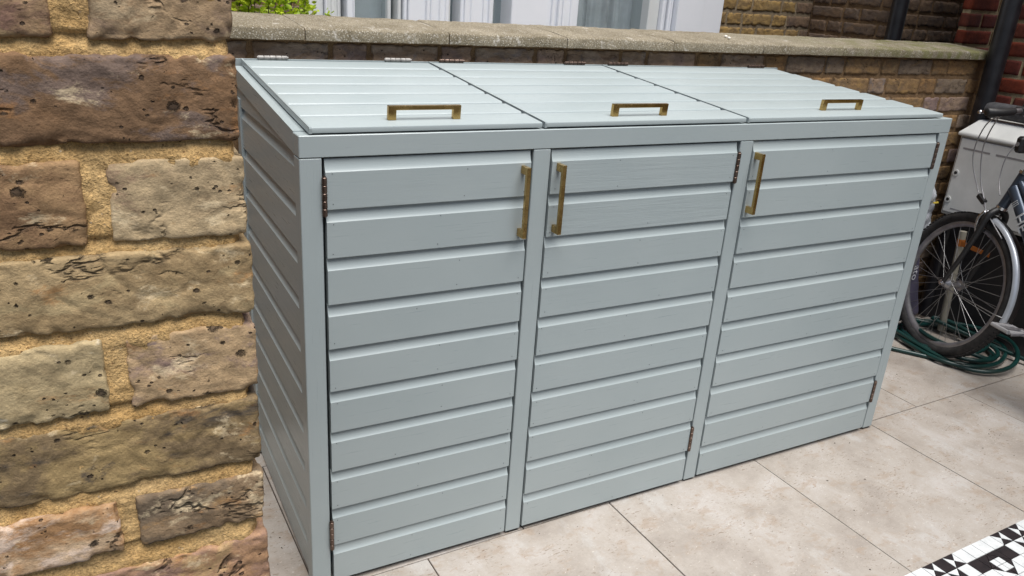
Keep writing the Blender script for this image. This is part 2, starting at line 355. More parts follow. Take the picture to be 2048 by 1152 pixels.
# ------------------------------------------------------------------ mesh helpers
class MB:
    def __init__(s): s.v = []; s.f = []
    def add(s, vs, fs):
        k = len(s.v); s.v += [tuple(v) for v in vs]; s.f += [tuple(i + k for i in f) for f in fs]; return s
    def box(s, x0, x1, y0, y1, z0, z1, c=0.0, mat=None):
        X, Y, Z = (x0, x1), (y0, y1), (z0, z1)
        if c <= 0:
            vs = [(X[i], Y[j], Z[k]) for i in (0, 1) for j in (0, 1) for k in (0, 1)]
            fs = [(0, 1, 3, 2), (4, 6, 7, 5), (0, 4, 5, 1), (2, 3, 7, 6), (0, 2, 6, 4), (1, 5, 7, 3)]
        else:
            vs, idx = [], {}
            for i in (0, 1):
                for j in (0, 1):
                    for k in (0, 1):
                        sx, sy, sz = (1, -1)[i] * c, (1, -1)[j] * c, (1, -1)[k] * c
                        for a, q in enumerate(((X[i], Y[j] + sy, Z[k] + sz), (X[i] + sx, Y[j], Z[k] + sz), (X[i] + sx, Y[j] + sy, Z[k]))):
                            idx[(i, j, k, a)] = len(vs); vs.append(q)
            g = lambda i, j, k, a: idx[(i, j, k, a)]
            fs = []
            for i in (0, 1):
                q = [g(i, 0, 0, 0), g(i, 0, 1, 0), g(i, 1, 1, 0), g(i, 1, 0, 0)]; fs.append(q if i == 0 else q[::-1])
                q = [g(0, i, 0, 1), g(1, i, 0, 1), g(1, i, 1, 1), g(0, i, 1, 1)]; fs.append(q if i == 0 else q[::-1])
                q = [g(0, 0, i, 2), g(0, 1, i, 2), g(1, 1, i, 2), g(1, 0, i, 2)]; fs.append(q if i == 0 else q[::-1])
            for i in (0, 1):
                for j in (0, 1):
                    q = [g(i, j, 0, 0), g(i, j, 0, 1), g(i, j, 1, 1), g(i, j, 1, 0)]; fs.append(q[::-1] if (i + j) % 2 == 0 else q)
                    q = [g(i, 0, j, 0), g(i, 0, j, 2), g(i, 1, j, 2), g(i, 1, j, 0)]; fs.append(q if (i + j) % 2 == 0 else q[::-1])
                    q = [g(0, i, j, 1), g(0, i, j, 2), g(1, i, j, 2), g(1, i, j, 1)]; fs.append(q[::-1] if (i + j) % 2 == 0 else q)
                    for k in (0, 1):
                        q = [g(i, j, k, 0), g(i, j, k, 1), g(i, j, k, 2)]; fs.append(q if (i + j + k) % 2 == 0 else q[::-1])
        if mat is not None: vs = [mat @ Vector(v) for v in vs]
        return s.add(vs, fs)
    def prism(s, prof, fn, t0, t1, n=1):
        """prof: closed 2-d outline; fn(u, v, t) -> point; extruded from t0 to t1 in n steps"""
        k = len(prof); vs = []
        for j in range(n + 1):
            t = t0 + (t1 - t0) * j / n
            vs += [fn(u, w, t) for u, w in prof]
        fs = [(j * k + i, j * k + (i + 1) % k, (j + 1) * k + (i + 1) % k, (j + 1) * k + i) for j in range(n) for i in range(k)]
        fs += [tuple(range(k))[::-1], tuple(range(n * k, n * k + k))]
        return s.add(vs, fs)
    def tube(s, pts, r, seg=8, closed=False, cap=True):
        pts = [Vector(p) for p in pts]; n = len(pts); vs = []
        rr = r if isinstance(r, (list, tuple)) else [r] * n
        nrm = None
        for i, p in enumerate(pts):
            a = pts[(i - 1) % n] if (closed or i > 0) else p; b = pts[(i + 1) % n] if (closed or i < n - 1) else p
            t = (b - a); t = t.normalized() if t.length > 1e-9 else Vector((0, 0, 1))
            if nrm is None: nrm = t.orthogonal().normalized()
            nrm = (nrm - t * nrm.dot(t)); nrm = nrm.normalized() if nrm.length > 1e-6 else t.orthogonal().normalized()
            bn = t.cross(nrm)
            vs += [p + (nrm * math.cos(2 * math.pi * k / seg) + bn * math.sin(2 * math.pi * k / seg)) * rr[i] for k in range(seg)]
        fs = []
        for i in range(n if closed else n - 1):
            j = (i + 1) % n
            fs += [(i * seg + k, i * seg + (k + 1) % seg, j * seg + (k + 1) % seg, j * seg + k) for k in range(seg)]
        if cap and not closed: fs += [tuple(range(seg))[::-1], tuple(range((n - 1) * seg, n * seg))]
        return s.add(vs, fs)
    def lathe(s, prof, fn, seg=48, closed=True):
        """prof: (radius, axial) outline swept round; fn(r cos, r sin, axial) -> point"""
        k = len(prof); vs = []
        for j in range(seg):
            a = 2 * math.pi * j / seg
            vs += [fn(r * math.cos(a), r * math.sin(a), h) for r, h in prof]
        fs = []
        for j in range(seg):
            q = (j + 1) % seg
            fs += [(j * k + i, j * k + (i + 1) % k, q * k + (i + 1) % k, q * k + i) for i in range(k if closed else k - 1)]
        return s.add(vs, fs)
    def mesh(s, name, mat, smooth=False):
        me = D.meshes.new(name); me.from_pydata(s.v, [], s.f); me.materials.append(mat if not isinstance(mat, str) else MAT[mat])
        import bmesh
        b = bmesh.new(); b.from_mesh(me); bmesh.ops.recalc_face_normals(b, faces=b.faces); b.to_mesh(me); b.free()
        if smooth:
            me.polygons.foreach_set('use_smooth', [True] * len(me.polygons))
            if smooth != True: me.set_sharp_from_angle(angle=R_(smooth))
        me.update(); return me
    def build(s, name, mat, parent=None, smooth=False, base=None):
        return link(name, s.mesh(name, mat, smooth), parent, base)
def link(name, me, parent=None, base=None):
    o = D.objects.new(name, me); col.objects.link(o)
    if parent is not None: adopt(o, parent)
    if base is not None: recentre(o, base)
    return o
def origin_of(o):
    p = Vector((0, 0, 0))
    while o is not None: p += o.location; o = o.parent
    return p
def adopt(o, parent):
    # children keep the world coordinates they were modelled in
    o.parent = parent; o.location = -origin_of(parent) + o.location
def recentre(o, c):
    c = Vector(c); off = c - (origin_of(o))
    o.data.transform(Matrix.Translation(-off)); o.location += off
def empty(name, loc):
    o = D.objects.new(name, None); col.objects.link(o); o.location = loc; o.empty_display_size = .1; return o
def tag(o, label, cat, group=None, kind=None):
    if label: o['label'] = label
    if cat: o['category'] = cat
    if group: o['group'] = group
    if kind: o['kind'] = kind
    return o
def lerp(a, b, t): return a + (b - a) * t

def rough_block(sx, sy, sz, cell, seed, r=.006, amp=1.0, chip=1.0, cells=None, crease=1.0):
    """weathered block: rounded lattice box with lumps, creases and chipped arrises"""
    cs = cells or (cell, cell, cell)
    n = [max(2, int(round(q / c))) for q, c in zip((sx, sy, sz), cs)]
    S = (sx, sy, sz); idx = {}; vs = []
    off = Vector((seed * 7.13, seed * 3.71, seed * 5.37))
    def vert(i, j, k):
        key = (i, j, k)
        if key in idx: return idx[key]
        p = Vector(((i / n[0] - .5) * sx, (j / n[1] - .5) * sy, (k / n[2] - .5) * sz))
        inner = Vector([max(-S[a] / 2 + r, min(S[a] / 2 - r, p[a])) for a in range(3)])
        d = p - inner; nn = d.normalized(); p = inner + nn * r
        q = p + off
        e = 1 - max(abs(nn.x), abs(nn.y), abs(nn.z)); e = min(1, e * 3.4)
        h = noise.noise(q * 16) * .0012 + noise.noise(q * 48) * .0013 + noise.noise(q * 130) * .0009 + noise.noise(q * 260) * .0006
        if crease > 0:
            g = Vector((q.x * 11, q.y * 20, q.z * 26 + 5 * noise.noise(q * 9)))
            c = 1 - abs(noise.noise(g))
            if c > .9: h -= crease * .0020 * (c - .9) / .1 * max(0, min(1, .5 + 2 * noise.noise(q * 14)))
        ck = noise.noise(q * 34 + Vector((9, 9, 9))) * .7 + noise.noise(q * 110) * .5
        # chips bite a little way in from the arris
        ed = sorted([S[a] / 2 - abs((i, j, k)[a] / n[a] - .5) * S[a] for a in range(3)])[1]
        near = max(0, 1 - ed / .011)
        if ck > .02: h -= chip * .0062 * min(1, (ck - .02) * 3) * near
        p = p + nn * h * amp
        idx[key] = len(vs); vs.append(tuple(p)); return idx[key]
    fs = []
    for a in range(3):
        b, c = (a + 1) % 3, (a + 2) % 3
        for side in (0, n[a]):
            for i in range(n[b]):
                for j in range(n[c]):
                    q = []
                    for di, dj in ((0, 0), (1, 0), (1, 1), (0, 1)):
                        k = [0, 0, 0]; k[a] = side; k[b] = i + di; k[c] = j + dj; q.append(vert(*k))
                    fs.append(q if side else q[::-1])
    mb = MB(); mb.v = vs; mb.f = [tuple(q) for q in fs]; return mb

# ================================================================== THE SETTING
g = MB().box(-60, 60, -60, 60, -.30, -.05); tag(g.build('ground', 'asphalt'), None, None, kind='structure')

# limestone paving, laid a hair off square to the bin store
FO = Vector((2.107, .033, 0)); FA = R_(1.25); FM = Matrix.Translation(FO) @ Matrix.Rotation(FA, 4, 'Z')
paving = MB().box(-4.2, 1.45, -.622, 2.4, -.05, -.004, mat=FM).build('paving', 'grout', base=(FO.x, FO.y, -.05)); tag(paving, None, None, kind='structure')
tile_me = MB().box(-.2982, .2982, -.2982, .2982, -.012, 0, .0010).mesh('tile', 'tile')
front_me = MB().box(-.2982, .2982, -.3057, .3057, -.012, 0, .0010).mesh('tile', 'tile')
for row in range(-1, 3):
    for k in range(-7, 3):
        a = (.3 + .6 * k) if row % 2 else (.6 * k)
        b = -.3075 if row == -1 else .3 + .6 * row
        w = FM @ Vector((a, b, 0))
        if w.x < -1.6 or w.x > 3.55 or w.y > 1.0: continue
        t = D.objects.new('tile', front_me if row == -1 else tile_me); col.objects.link(t)
        t.location = w; t.rotation_euler.z = FA + math.pi * random.choice((0, 1)) ; adopt(t, paving)
        t.location.z += random.uniform(-.0004, .0004)

# black and white geometric tile path along the front of the paving
path = MB().box(-1.6, 1.45, -1.75, -.6232, -.05, -.0035, mat=FM).build('mosaic_path', 'grout', base=(FO.x, FO.y - .6, -.05)); tag(path, None, None, kind='structure')
U_ = .04685; MX = Vector((1.5165, -.5925, 0)); MM = Matrix.Translation(MX) @ Matrix.Rotation(R_(1.35), 4, 'Z')
gp = .0019
def inset(poly):
    c = Vector((sum(p[0] for p in poly) / len(poly), sum(p[1] for p in poly) / len(poly)))
    out = []
    n = len(poly)
    for i in range(n):
        p0, p1, p2 = Vector(poly[i - 1]), Vector(poly[i]), Vector(poly[(i + 1) % n])
        e1, e2 = (p1 - p0).normalized(), (p2 - p1).normalized()
        n1, n2 = Vector((-e1.y, e1.x)), Vector((-e2.y, e2.x))
        if n1.dot(c - p1) < 0: n1, n2 = -n1, -n2
        bis = (n1 + n2); bis = bis / max(.25, bis.length_squared) * 2
        out.append(p1 + bis * gp * .5)
    return out
mcache = {}
def piece(poly, black, stuff=None):
    """poly in units, row axis pointing away from the paving"""
    if stuff is not None:
        pl = inset([(x * U_, -y * U_) for x, y in poly]); pts = [MM @ Vector((x, y, 0)) for x, y in pl]
        stuff[black].add(pts, [tuple(range(len(pts)))]); return
    x0, y0 = min(p[0] for p in poly), min(p[1] for p in poly)
    key = (tuple((round(x - x0, 3), round(y - y0, 3)) for x, y in poly), black)
    if key not in mcache:
        pl = inset([((x - x0) * U_, -(y - y0) * U_) for x, y in poly])
        mb = MB().prism([tuple(q) for q in pl], lambda u, v, t: (u, v, t), -.006, 0)
        mcache[key] = mb.mesh('mosaic_tile', 'mosaic_black' if black else 'mosaic_white')
    o = D.objects.new('mosaic_tile', mcache[key]); col.objects.link(o)
    o.location = MM @ Vector((x0 * U_, -y0 * U_, random.uniform(-.0002, .0002))); o.rotation_euler.z = R_(1.35); adopt(o, path)
def quarter(x, y, top, side, st):
    c = (x + .5, y + .5); k = [(x, y), (x + 1, y), (x + 1, y + 1), (x, y + 1)]
    for i, blk in enumerate((top, side, top, side)): piece([k[i], k[(i + 1) % 4], c], blk, st)
def sq(x, y, blk, st): piece([(x, y), (x + 1, y), (x + 1, y + 1), (x, y + 1)], blk, st)
rest = {True: MB(), False: MB()}
for cx in range(-16, 22):
    near = -2 <= cx <= 14
    for ry in range(0, 22):
        st = None if (near and ry < 4) else rest
        u = cx % 7                     # 0 white, 1 quarter, 2 black, 3 quarter, 4 5 6 white
        if ry in (0, 3):
            if u in (1, 3): quarter(cx, ry, ry == 0 or True, False, st)
            else: sq(cx, ry, u == 2, st)
        elif ry in (1, 2):
            if u == 2: quarter(cx, ry, False, True, st)
            elif u in (1, 3): sq(cx, ry, False, st)
            elif u in (4, 0) : sq(cx, ry, ry == 1, st)
            elif ry == 1:
                # upper half of the diamond: black corner, black diamond, white square in it
                a, b = ((cx, 2), (cx + 1, 1)) if u == 5 else ((cx + 1, 2), (cx, 1))
                o_ = (cx, 1) if u == 5 else (cx + 1, 1)
                piece([o_, b, a], True, st)
                q = (cx + .5, 1.5); w = (cx + 1, 1.5) if u == 5 else (cx, 1.5); z = (cx + .5, 2); e = (cx + 1, 2) if u == 5 else (cx, 2)
                piece([b, w, q], True, st); piece([q, z, a], True, st); piece([q, w, e, z], False, st)
            else:
                a, b = ((cx, 2), (cx + 1, 3)) if u == 5 else ((cx + 1, 2), (cx, 3))
                o_ = (cx, 3) if u == 5 else (cx + 1, 3)
                piece([o_, b, a], False, st)
                q = (cx + .5, 2.5); w = (cx + 1, 2.5) if u == 5 else (cx, 2.5); z = (cx + .5, 2); e = (cx + 1, 2) if u == 5 else (cx, 2)
                piece([b, w, q], True, st); piece([q, z, a], True, st); piece([q, w, e, z], False, st)
        else: sq(cx, ry, (cx + ry) % 2 == 0, st)
for blk, nmz in ((True, 'mosaic_black'), (False, 'mosaic_white')):
    o = rest[blk].build('mosaic_field', nmz, path); o['kind'] = 'stuff'
    o.location.z -= .0004

# ------------------------------------------------------------------ foreground gate pier of old stock brick
pier = empty('brick_pier', (-.432, -.765, 0))
tag(pier, 'weathered yellow stock brick gate pier standing in the left foreground', 'pier')
PX1, PY0 = -.267, -.93
def bcol(o, c, tone, patch):
    o.color = srgb(*c); o['tone'] = srgb(*tone)[:3]; o['patch'] = srgb(*patch)[:3]
def place(o, loc, parent, rz=0, rx=0, ry=0):
    o.location = loc; o.rotation_euler = (rx, ry, rz); adopt(o, parent)
rows = [  # z bottom, z top, [(x0, x1, depth, colour, tone, patch, crease)]
 (1.402, 1.466, [(-.363, -.269, .21, (146, 122, 92), (120, 100, 84), (160, 140, 110)), (-.590, -.389, .10, (138, 112, 82), (112, 84, 72), (150, 126, 90))]),
 (1.328, 1.388, [(-.483, -.269, .10, (122, 92, 64), (110, 84, 60), (104, 88, 80)), (-.597, -.494, .21, (140, 110, 80), (120, 90, 60), (100, 80, 70))]),
 (1.250, 1.311, [(-.362, -.267, .21, (172, 150, 114), (156, 136, 104), (140, 116, 92)), (-.590, -.384, .10, (142, 112, 78), (116, 88, 62), (154, 144, 124))]),
 (1.180, 1.238, [(-.482, -.265, .10, (150, 128, 92), (136, 114, 80), (158, 138, 100)), (-.597, -.492, .21, (150, 120, 80), (130, 100, 64), (110, 86, 60))]),
 (1.104, 1.165, [(-.364, -.265, .21, (158, 132, 98), (128, 106, 96), (108, 92, 90)), (-.590, -.384, .10, (158, 140, 104), (138, 120, 86), (180, 172, 152))]),
 (1.029, 1.091, [(-.480, -.266, .10, (140, 118, 78), (110, 92, 66), (74, 66, 58)), (-.597, -.490, .21, (150, 130, 90), (120, 104, 70), (150, 140, 120))]),
 (.963, 1.011, [(-.370, -.266, .21, (128, 106, 80), (98, 84, 68), (150, 116, 74)), (-.590, -.389, .10, (170, 144, 114), (150, 112, 74), (184, 164, 148))]),
 (.880, .939, [(-.478, -.265, .10, (152, 116, 84), (136, 106, 90), (160, 130, 90)), (-.597, -.488, .21, (150, 120, 80), (130, 100, 64), (110, 86, 60))]),
]
sd_ = 1
for z0, z1, bs in rows:
    for n_, (x0, x1, dp, c, t, pa) in enumerate(bs):
        sd_ += 1
        hi = n_ == 0 or x1 > -.40
        mb = rough_block(x1 - x0 + .006, dp, z1 - z0 + .005, .0026 if hi else .006, sd_, r=.0035, amp=1.05, chip=.6, crease=.7, cells=((.0026, .0045, .0026) if hi else None))
        o = link('brick', mb.mesh('brick', 'stock_close', True))
        place(o, ((x0 + x1) / 2, PY0 + dp / 2 + random.uniform(-.001, .0025), (z0 + z1) / 2), pier, R_(random.uniform(-.5, .5)), 0, R_(random.uniform(-.7, .7)))
        ds = lambda q: tuple(lerp(v, sum(q) / 3 + 4, .16) for v in q)
        bcol(o, ds(c), ds(t), ds(pa))
# remaining bricks of the pier share a few shapes
lowS = [rough_block(.213, .102, .060, .009, 60 + i, r=.006).mesh('brick', 'stock', True) for i in range(3)]
lowH = [rough_block(.102, .213, .060, .009, 70 + i, r=.006).mesh('brick', 'stock', True) for i in range(3)]
pal = [((160, 134, 88), (126, 102, 70), (150, 130, 100)), ((128, 96, 70), (104, 80, 70), (150, 120, 80)), ((150, 118, 76), (116, 92, 62), (168, 150, 112)), ((140, 120, 92), (104, 88, 74), (120, 90, 60))]
def low(kind, x, y, z):
    o = D.objects.new('brick', random.choice(lowS if kind == 's' else lowH)); col.objects.link(o)
    place(o, (x, y, z), pier, R_(random.choice((0, 180)) + random.uniform(-.5, .5))); bcol(o, *random.choice(pal))
PX0, PY1 = -.597, -.600
zc = .0455; r_ = 0; zs = []
while zc < 1.70: zs.append(zc); zc += .0757
for i, zc in enumerate(zs):
    zc = zc - .006
    band = .86 < zc < 1.47
    odd = i % 2 == 0
    if odd:      # stretcher course on the front: 215 + 102
        if not band: low('s', PX1 - .1065, PY0 + .051, zc); low('h', PX0 + .051, PY0 + .1065, zc)
        low('h', PX1 - .051, PY1 - .1065, zc); low('s', PX0 + .1065, PY1 - .051, zc)
    else:
        if not band: low('h', PX1 - .051, PY0 + .1065, zc); low('s', PX0 + .1065, PY0 + .051, zc)
        low('s', PX1 - .1065, PY1 - .051, zc); low('h', PX0 + .051, PY1 - .1065, zc)
mo = rough_block(.322, .322, .64, .003, 91, r=.006, amp=1.2, chip=.6, cells=(.0024, .006, .0024), crease=.0)
gaps = [(rows[i + 1][1], rows[i][0]) for i in range(len(rows) - 1)]
def struck(v):
    x, y, z = v
    if y > -.145: return v
    zz = z + 1.17; q = Vector((x * 30, z * 30, 3.3)); d = noise.noise(q) * .0012 + noise.noise(q * 3.1) * .0011
    for a, b in gaps:
        if a - .004 < zz < b + .004:
            t = max(0, min(1, (zz - a) / (b - a)))
            d += lerp(-.0010, .0052, max(0, min(1, t * 1.3 - .35 + .35 * noise.noise(Vector((x * 14, z * 5, 8)))))) * (.75 + .6 * noise.noise(Vector((x * 9, z * 9, 1))))
    return (x, y + d, z)
mo.v = [struck(v) for v in mo.v]
mo = mo.build('mortar', 'sand_mortar', None, True)
place(mo, ((PX0 + PX1) / 2 + .0005, (PY0 + PY1) / 2 + .0014, 1.17), pier)
for z0, z1 in ((0, .852), (1.488, 1.70)):
    MB().box(PX0 + .006, PX1 - .006, PY0 + .006, PY1 - .006, z0, z1).build('mortar', 'sand_mortar', pier)
capm = rough_block(.40, .40, .06, .02, 93, r=.008).build('cap_stone', 'coping', None, True); place(capm, (-.432, -.765, 1.732), pier)

# unseen front and side walls, added on the left to shade the store end
for nm_, lb_, bx_ in (('added_front_wall', 'unseen low stock brick front wall added left of the gate pier', (-3.2, -.60, -.86, -.65, 0, 1.15)), ('added_shade_wall', 'unseen tall stock brick wall added to shade the left end of the store', (-1.65, -1.40, -.64, 1.9, 0, 2.3))):
    t_ = empty(nm_, ((bx_[0] + bx_[1]) / 2, (bx_[2] + bx_[3]) / 2, 0)); tag(t_, lb_, 'wall')
    MB().box(*bx_[:4], 0, bx_[5]).build('brickwork', 'far_stock', t_)
    MB().box(bx_[0] - .02, bx_[1] - .002 + (.02 if bx_[1] < -1 else 0), bx_[2] - .02, bx_[3] + .02 - (.03 if bx_[3] > 1 else 0), bx_[5] + .001, bx_[5] + .05, .006).build('coping_stone', 'coping', t_)

# ------------------------------------------------------------------ low boundary wall behind the store
wall = empty('boundary_wall', (1.3, .88, 0))
tag(wall, 'low brown brick garden wall with concrete coping behind the bin store', 'wall')
WY = .774
MB().box(-2.0, 3.458, WY + .006, .985, -.02, 1.262).build('mortar', 'brown_mortar', wall)
wS = [rough_block(.216, .102, .068, .0075, 110 + i, r=.005, amp=.9, cells=(.0075, .02, .0075)).mesh('brick', 'stock', True) for i in range(5)]
wH = [rough_block(.104, .102, .068, .0075, 120 + i, r=.005, amp=.9, cells=(.0075, .02, .0075)).mesh('brick', 'stock', True) for i in range(3)]
dark = [((142, 124, 124), (124, 110, 116), (158, 136, 118)), ((156, 136, 120), (138, 120, 114), (168, 144, 118)), ((150, 128, 112), (128, 114, 114), (142, 134, 134)), ((152, 138, 126), (142, 122, 104), (126, 120, 122))]
warm = [((158, 124, 80), (134, 106, 72), (120, 100, 80)), ((150, 122, 84), (124, 104, 80), (162, 132, 84)), ((130, 118, 104), (116, 106, 98), (142, 120, 88)), ((144, 114, 76), (116, 98, 74), (152, 130, 92))]
for i in range(15):
    z = 1.226 - .0835 * i
    if z < .02: break
    x = 3.445 - (.0 if i % 2 else .06); k = i % 2
    while x > -1.0:
        st = (k % 2 == 0); wd = .216 if st else .104
        cx = x - wd / 2
        vis = i < 2 or cx > 1.5 or cx < .15
        if vis:
            o = D.objects.new('brick', random.choice(wS if st else wH)); col.objects.link(o)
            place(o, (cx, WY + .051 + random.uniform(-.002, .002), z), wall, R_(random.choice((0, 180)) + random.uniform(-.4, .4)), 0, R_(random.uniform(-.5, .5)))
            f = max(0, min(1, (cx - 1.7) / .7)) if i == 0 else .75
            bcol(o, *random.choice(warm if random.random() < f else dark))
        x -= wd + .0125; k += 1
joints = [-1.12, -.675, -.235, .205, .649, 1.076, 1.527, 1.965, 2.41, 2.86, 3.25, 3.455]
for i, (a, b) in enumerate(zip(joints[:-1], joints[1:])):
    n = 36; prof = [(.742, 1.268), (.741, 1.296), (.744, 1.3005), (.752, 1.3035), (.85, 1.312), (.99, 1.3215), (1.03, 1.3215), (1.03, 1.268)]
    mb = MB()
    def fn(u, v, t, i=i):
        q = Vector((t * 9 + i * 3, u * 9, v * 9)); h = noise.noise(q) * .0022 + noise.noise(q * 4) * .0016 + noise.noise(q * 11) * .0009
        e = max(0, 1 - min(t - a, b - t) / .012)
        f = 1.0 if u < .76 else .5
        return (t, u + (h * f + e * .004 * (.6 + noise.noise(q * 5))) * (1 if u < .9 else 0), v + h * (1 if v > 1.28 else .6) - e * .0035 * (v > 1.28))
    ga = .0016
    mb.prism(prof, lambda u, v, t: fn(u, v, t), a + ga, b - ga, n)
    mb.build('coping_stone', 'coping', wall, 55, base=((a + b) / 2, .88, 1.29))
MB().box(-1.12, 3.44, .752, 1.02, 1.2645, 1.297).build('coping_bed', 'brown_mortar', wall)

# ------------------------------------------------------------------ house behind: stock brick, white timber window
house = empty('terraced_house', (1.2, 2.2, 0))
tag(house, 'old brown stock brick house with tall white window behind the garden wall', 'house')
HY = 1.90
def hwall(x0, x1, y0, y1, z0=0, z1=6.2, name='wall', mt='far_stock'): return MB().box(x0, x1, y0, y1, z0, z1).build(name, mt, house)
hwall(-5, .488, HY + .004, 2.2); hwall(2.702, 3.454, HY + .004, 2.2); hwall(.488, 2.702, HY + .004, 2.2, 0, .75); hwall(.488, 2.702, HY + .004, 2.2, 2.5, 6.2)
hwall(3.454, 5.0, 1.354, 2.2)
hS = [rough_block(.214, .05, .062, .009, 140 + i, r=.005, amp=1.3, cells=(.009, .02, .009)).mesh('brick', 'stock', True) for i in range(4)]
hH = [rough_block(.104, .05, .062, .009, 150 + i, r=.005, amp=1.3, cells=(.009, .02, .009)).mesh('brick', 'stock', True) for i in range(3)]
yel = [((166, 138, 82), (138, 114, 68), (116, 98, 66)), ((156, 130, 78), (124, 104, 68), (174, 148, 88)), ((144, 122, 80), (166, 138, 82), (110, 92, 66))]
blk_ = [((104, 88, 76), (86, 76, 72), (126, 104, 80)), ((118, 98, 80), (98, 82, 72), (84, 76, 76)), ((98, 88, 82), (114, 94, 76), (80, 74, 74))]
def course(P0, d, L, z, face, palf, off):
    """one course of bricks along direction d (unit) starting at P0; face: z rotation"""
    s_ = off; k = int(off * 1000) % 2
    s_ = -off
    while s_ < L:
        st = k % 2 == 0; wd = .214 if st else .104; k += 1
        a, b = max(s_, 0), min(s_ + wd, L)
        if b - a > .04:
            o = D.objects.new('brick', random.choice(hS if st else hH)); col.objects.link(o)
            c = P0 + d * (a + b) / 2
            place(o, (c.x, c.y, z), house, face, 0, R_(random.uniform(-.6, .6))); o.scale.x = (b - a) / wd
            bcol(o, *random.choice(palf((a + b) / 2)))
        s_ += wd + .011
for b_, mt_ in (((2.704, 3.448, HY - .0015, HY + .02), 'grey_mortar'), ((-1.0, .486, HY - .0015, HY + .02), 'brown_mortar'), ((3.4505, 3.47, 1.37, HY), 'brown_mortar'), ((3.4506, 4.3, 1.3505, 1.37), 'brown_mortar')):
    MB().box(*b_, 1.0, 1.84).build('mortar', mt_, house)
for i in range(10):
    z = 1.055 + .0752 * i
    course(Vector((2.706, HY + .018, 0)), Vector((1, 0, 0)), .742, z, 0, lambda s: yel if s < .55 + .1 * (i % 2) else blk_, (0, .12, .06)[i % 3])
    course(Vector((3.450, 1.888, 0)) + Vector((.018, 0, 0)), Vector((0, -1, 0)), .53, z - .01, -math.pi / 2, lambda s: blk_, (.1, 0)[i % 2])
    course(Vector((3.452, 1.354 + .014, 0)), Vector((1, 0, 0)), .8, z - .02, 0, lambda s: blk_, (.03, .13)[i % 2])
    course(Vector((-.9, HY + .018, 0)), Vector((1, 0, 0)), 1.386, z, 0, lambda s: blk_, (0, .12)[i % 2])
# window: a row of white posts, sashes, glass, blinds and curtains
Z0, Z1 = .78, 2.46
def post(x0, x1, y, mt='white', grooves=()):
    """moulded timber member: stepped in plan between the grooves"""
    o = MB().box(x0, x1, y, HY + .12, Z0, Z1, .004).build('window_post', mt, house)
    for a, b, pr in grooves: MB().box(a, b, y - pr, y + .01, Z0, Z1, .003).build('moulding', mt, o)
    return o
post(.490, .566, 1.87, 'offwhite'); post(.568, .578, 1.848, 'white')
post(.580, .643, 1.88, 'offwhite', [(.600, .616, .006), (.626, .636, .010)])
post(.660, .690, 1.846, 'white', [(.684, .692, .006)])
post(.858, .874, 1.90, 'offwhite'); post(.892, .908, 1.865, 'offwhite'); post(.914, .930, 1.85, 'white')
post(.932, 1.125, 1.84, 'white', [(1.012, 1.028, .012), (1.034, 1.044, .007), (1.075, 1.086, .007), (1.104, 1.112, .006)])
post(1.128, 1.140, 1.86, 'offwhite')
post(1.180, 1.345, 1.84, 'white', [(1.196, 1.222, .010), (1.230, 1.240, .006), (1.290, 1.300, .008), (1.318, 1.330, .012)])
post(1.347, 1.362, 1.87, 'offwhite')
post(1.430, 1.794, 1.82, 'white', [(1.640, 1.660, .012), (1.672, 1.690, .018), (1.702, 1.712, .008), (1.745, 1.760, .006)])
post(2.252, 2.318, 1.87, 'offwhite'); post(2.320, 2.345, 1.845, 'white', [(2.332, 2.338, .006)]); post(2.352, 2.380, 1.835, 'white', [(2.362, 2.37, .006)])
post(2.384, 2.562, 1.80, 'white'); post(2.5635, 2.698, 1.812, 'white')
for a, b in ((.692, .857), (.875, .891), (1.141, 1.179), (1.363, 1.429), (1.796, 2.251)):
    MB().box(a, b, 1.930, 1.936, Z0, Z1).build('pane', 'glass', house)
MB().box(.46, 2.74, 1.76, 2.0, .70, .779, .006).build('window_sill', 'white', house)
MB().box(.47, 2.72, 1.83, 2.05, 2.461, 2.60, .006).build('window_head', 'white', house)
MB().box(.66, .89, 1.985, 1.99, .80, 2.4).build('blind', 'blind', house)
MB().box(1.13, 1.45, 1.985, 1.99, .80, 2.4).build('blind', 'blind', house)
def curtain(x0, x1, y, fold, amp, ph):
    mb = MB(); n = int((x1 - x0) / .006); vs = []
    for i in range(n + 1):
        x = lerp(x0, x1, i / n); yy = y + amp * math.sin(x / fold * 6.28 + ph) + amp * .5 * math.sin(x / fold * 2.3 * 6.28 + ph * 2)
        vs += [(x, yy, .8), (x + .012 * math.sin(x * 40), yy + .006, 2.4)]
    mb.add(vs, [(2 * i, 2 * i + 2, 2 * i + 3, 2 * i + 1) for i in range(n)]); return mb.build('curtain', 'curtain', house, True)
curtain(1.80, 1.985, 2.03, .075, .010, 0); curtain(1.975, 2.11, 2.012, .06, .012, 1.3); curtain(2.10, 2.27, 2.035, .085, .014, 2.2)
MB().box(.45, 2.75, 2.6, 2.65, 0, 3).build('room_wall', 'room', house)

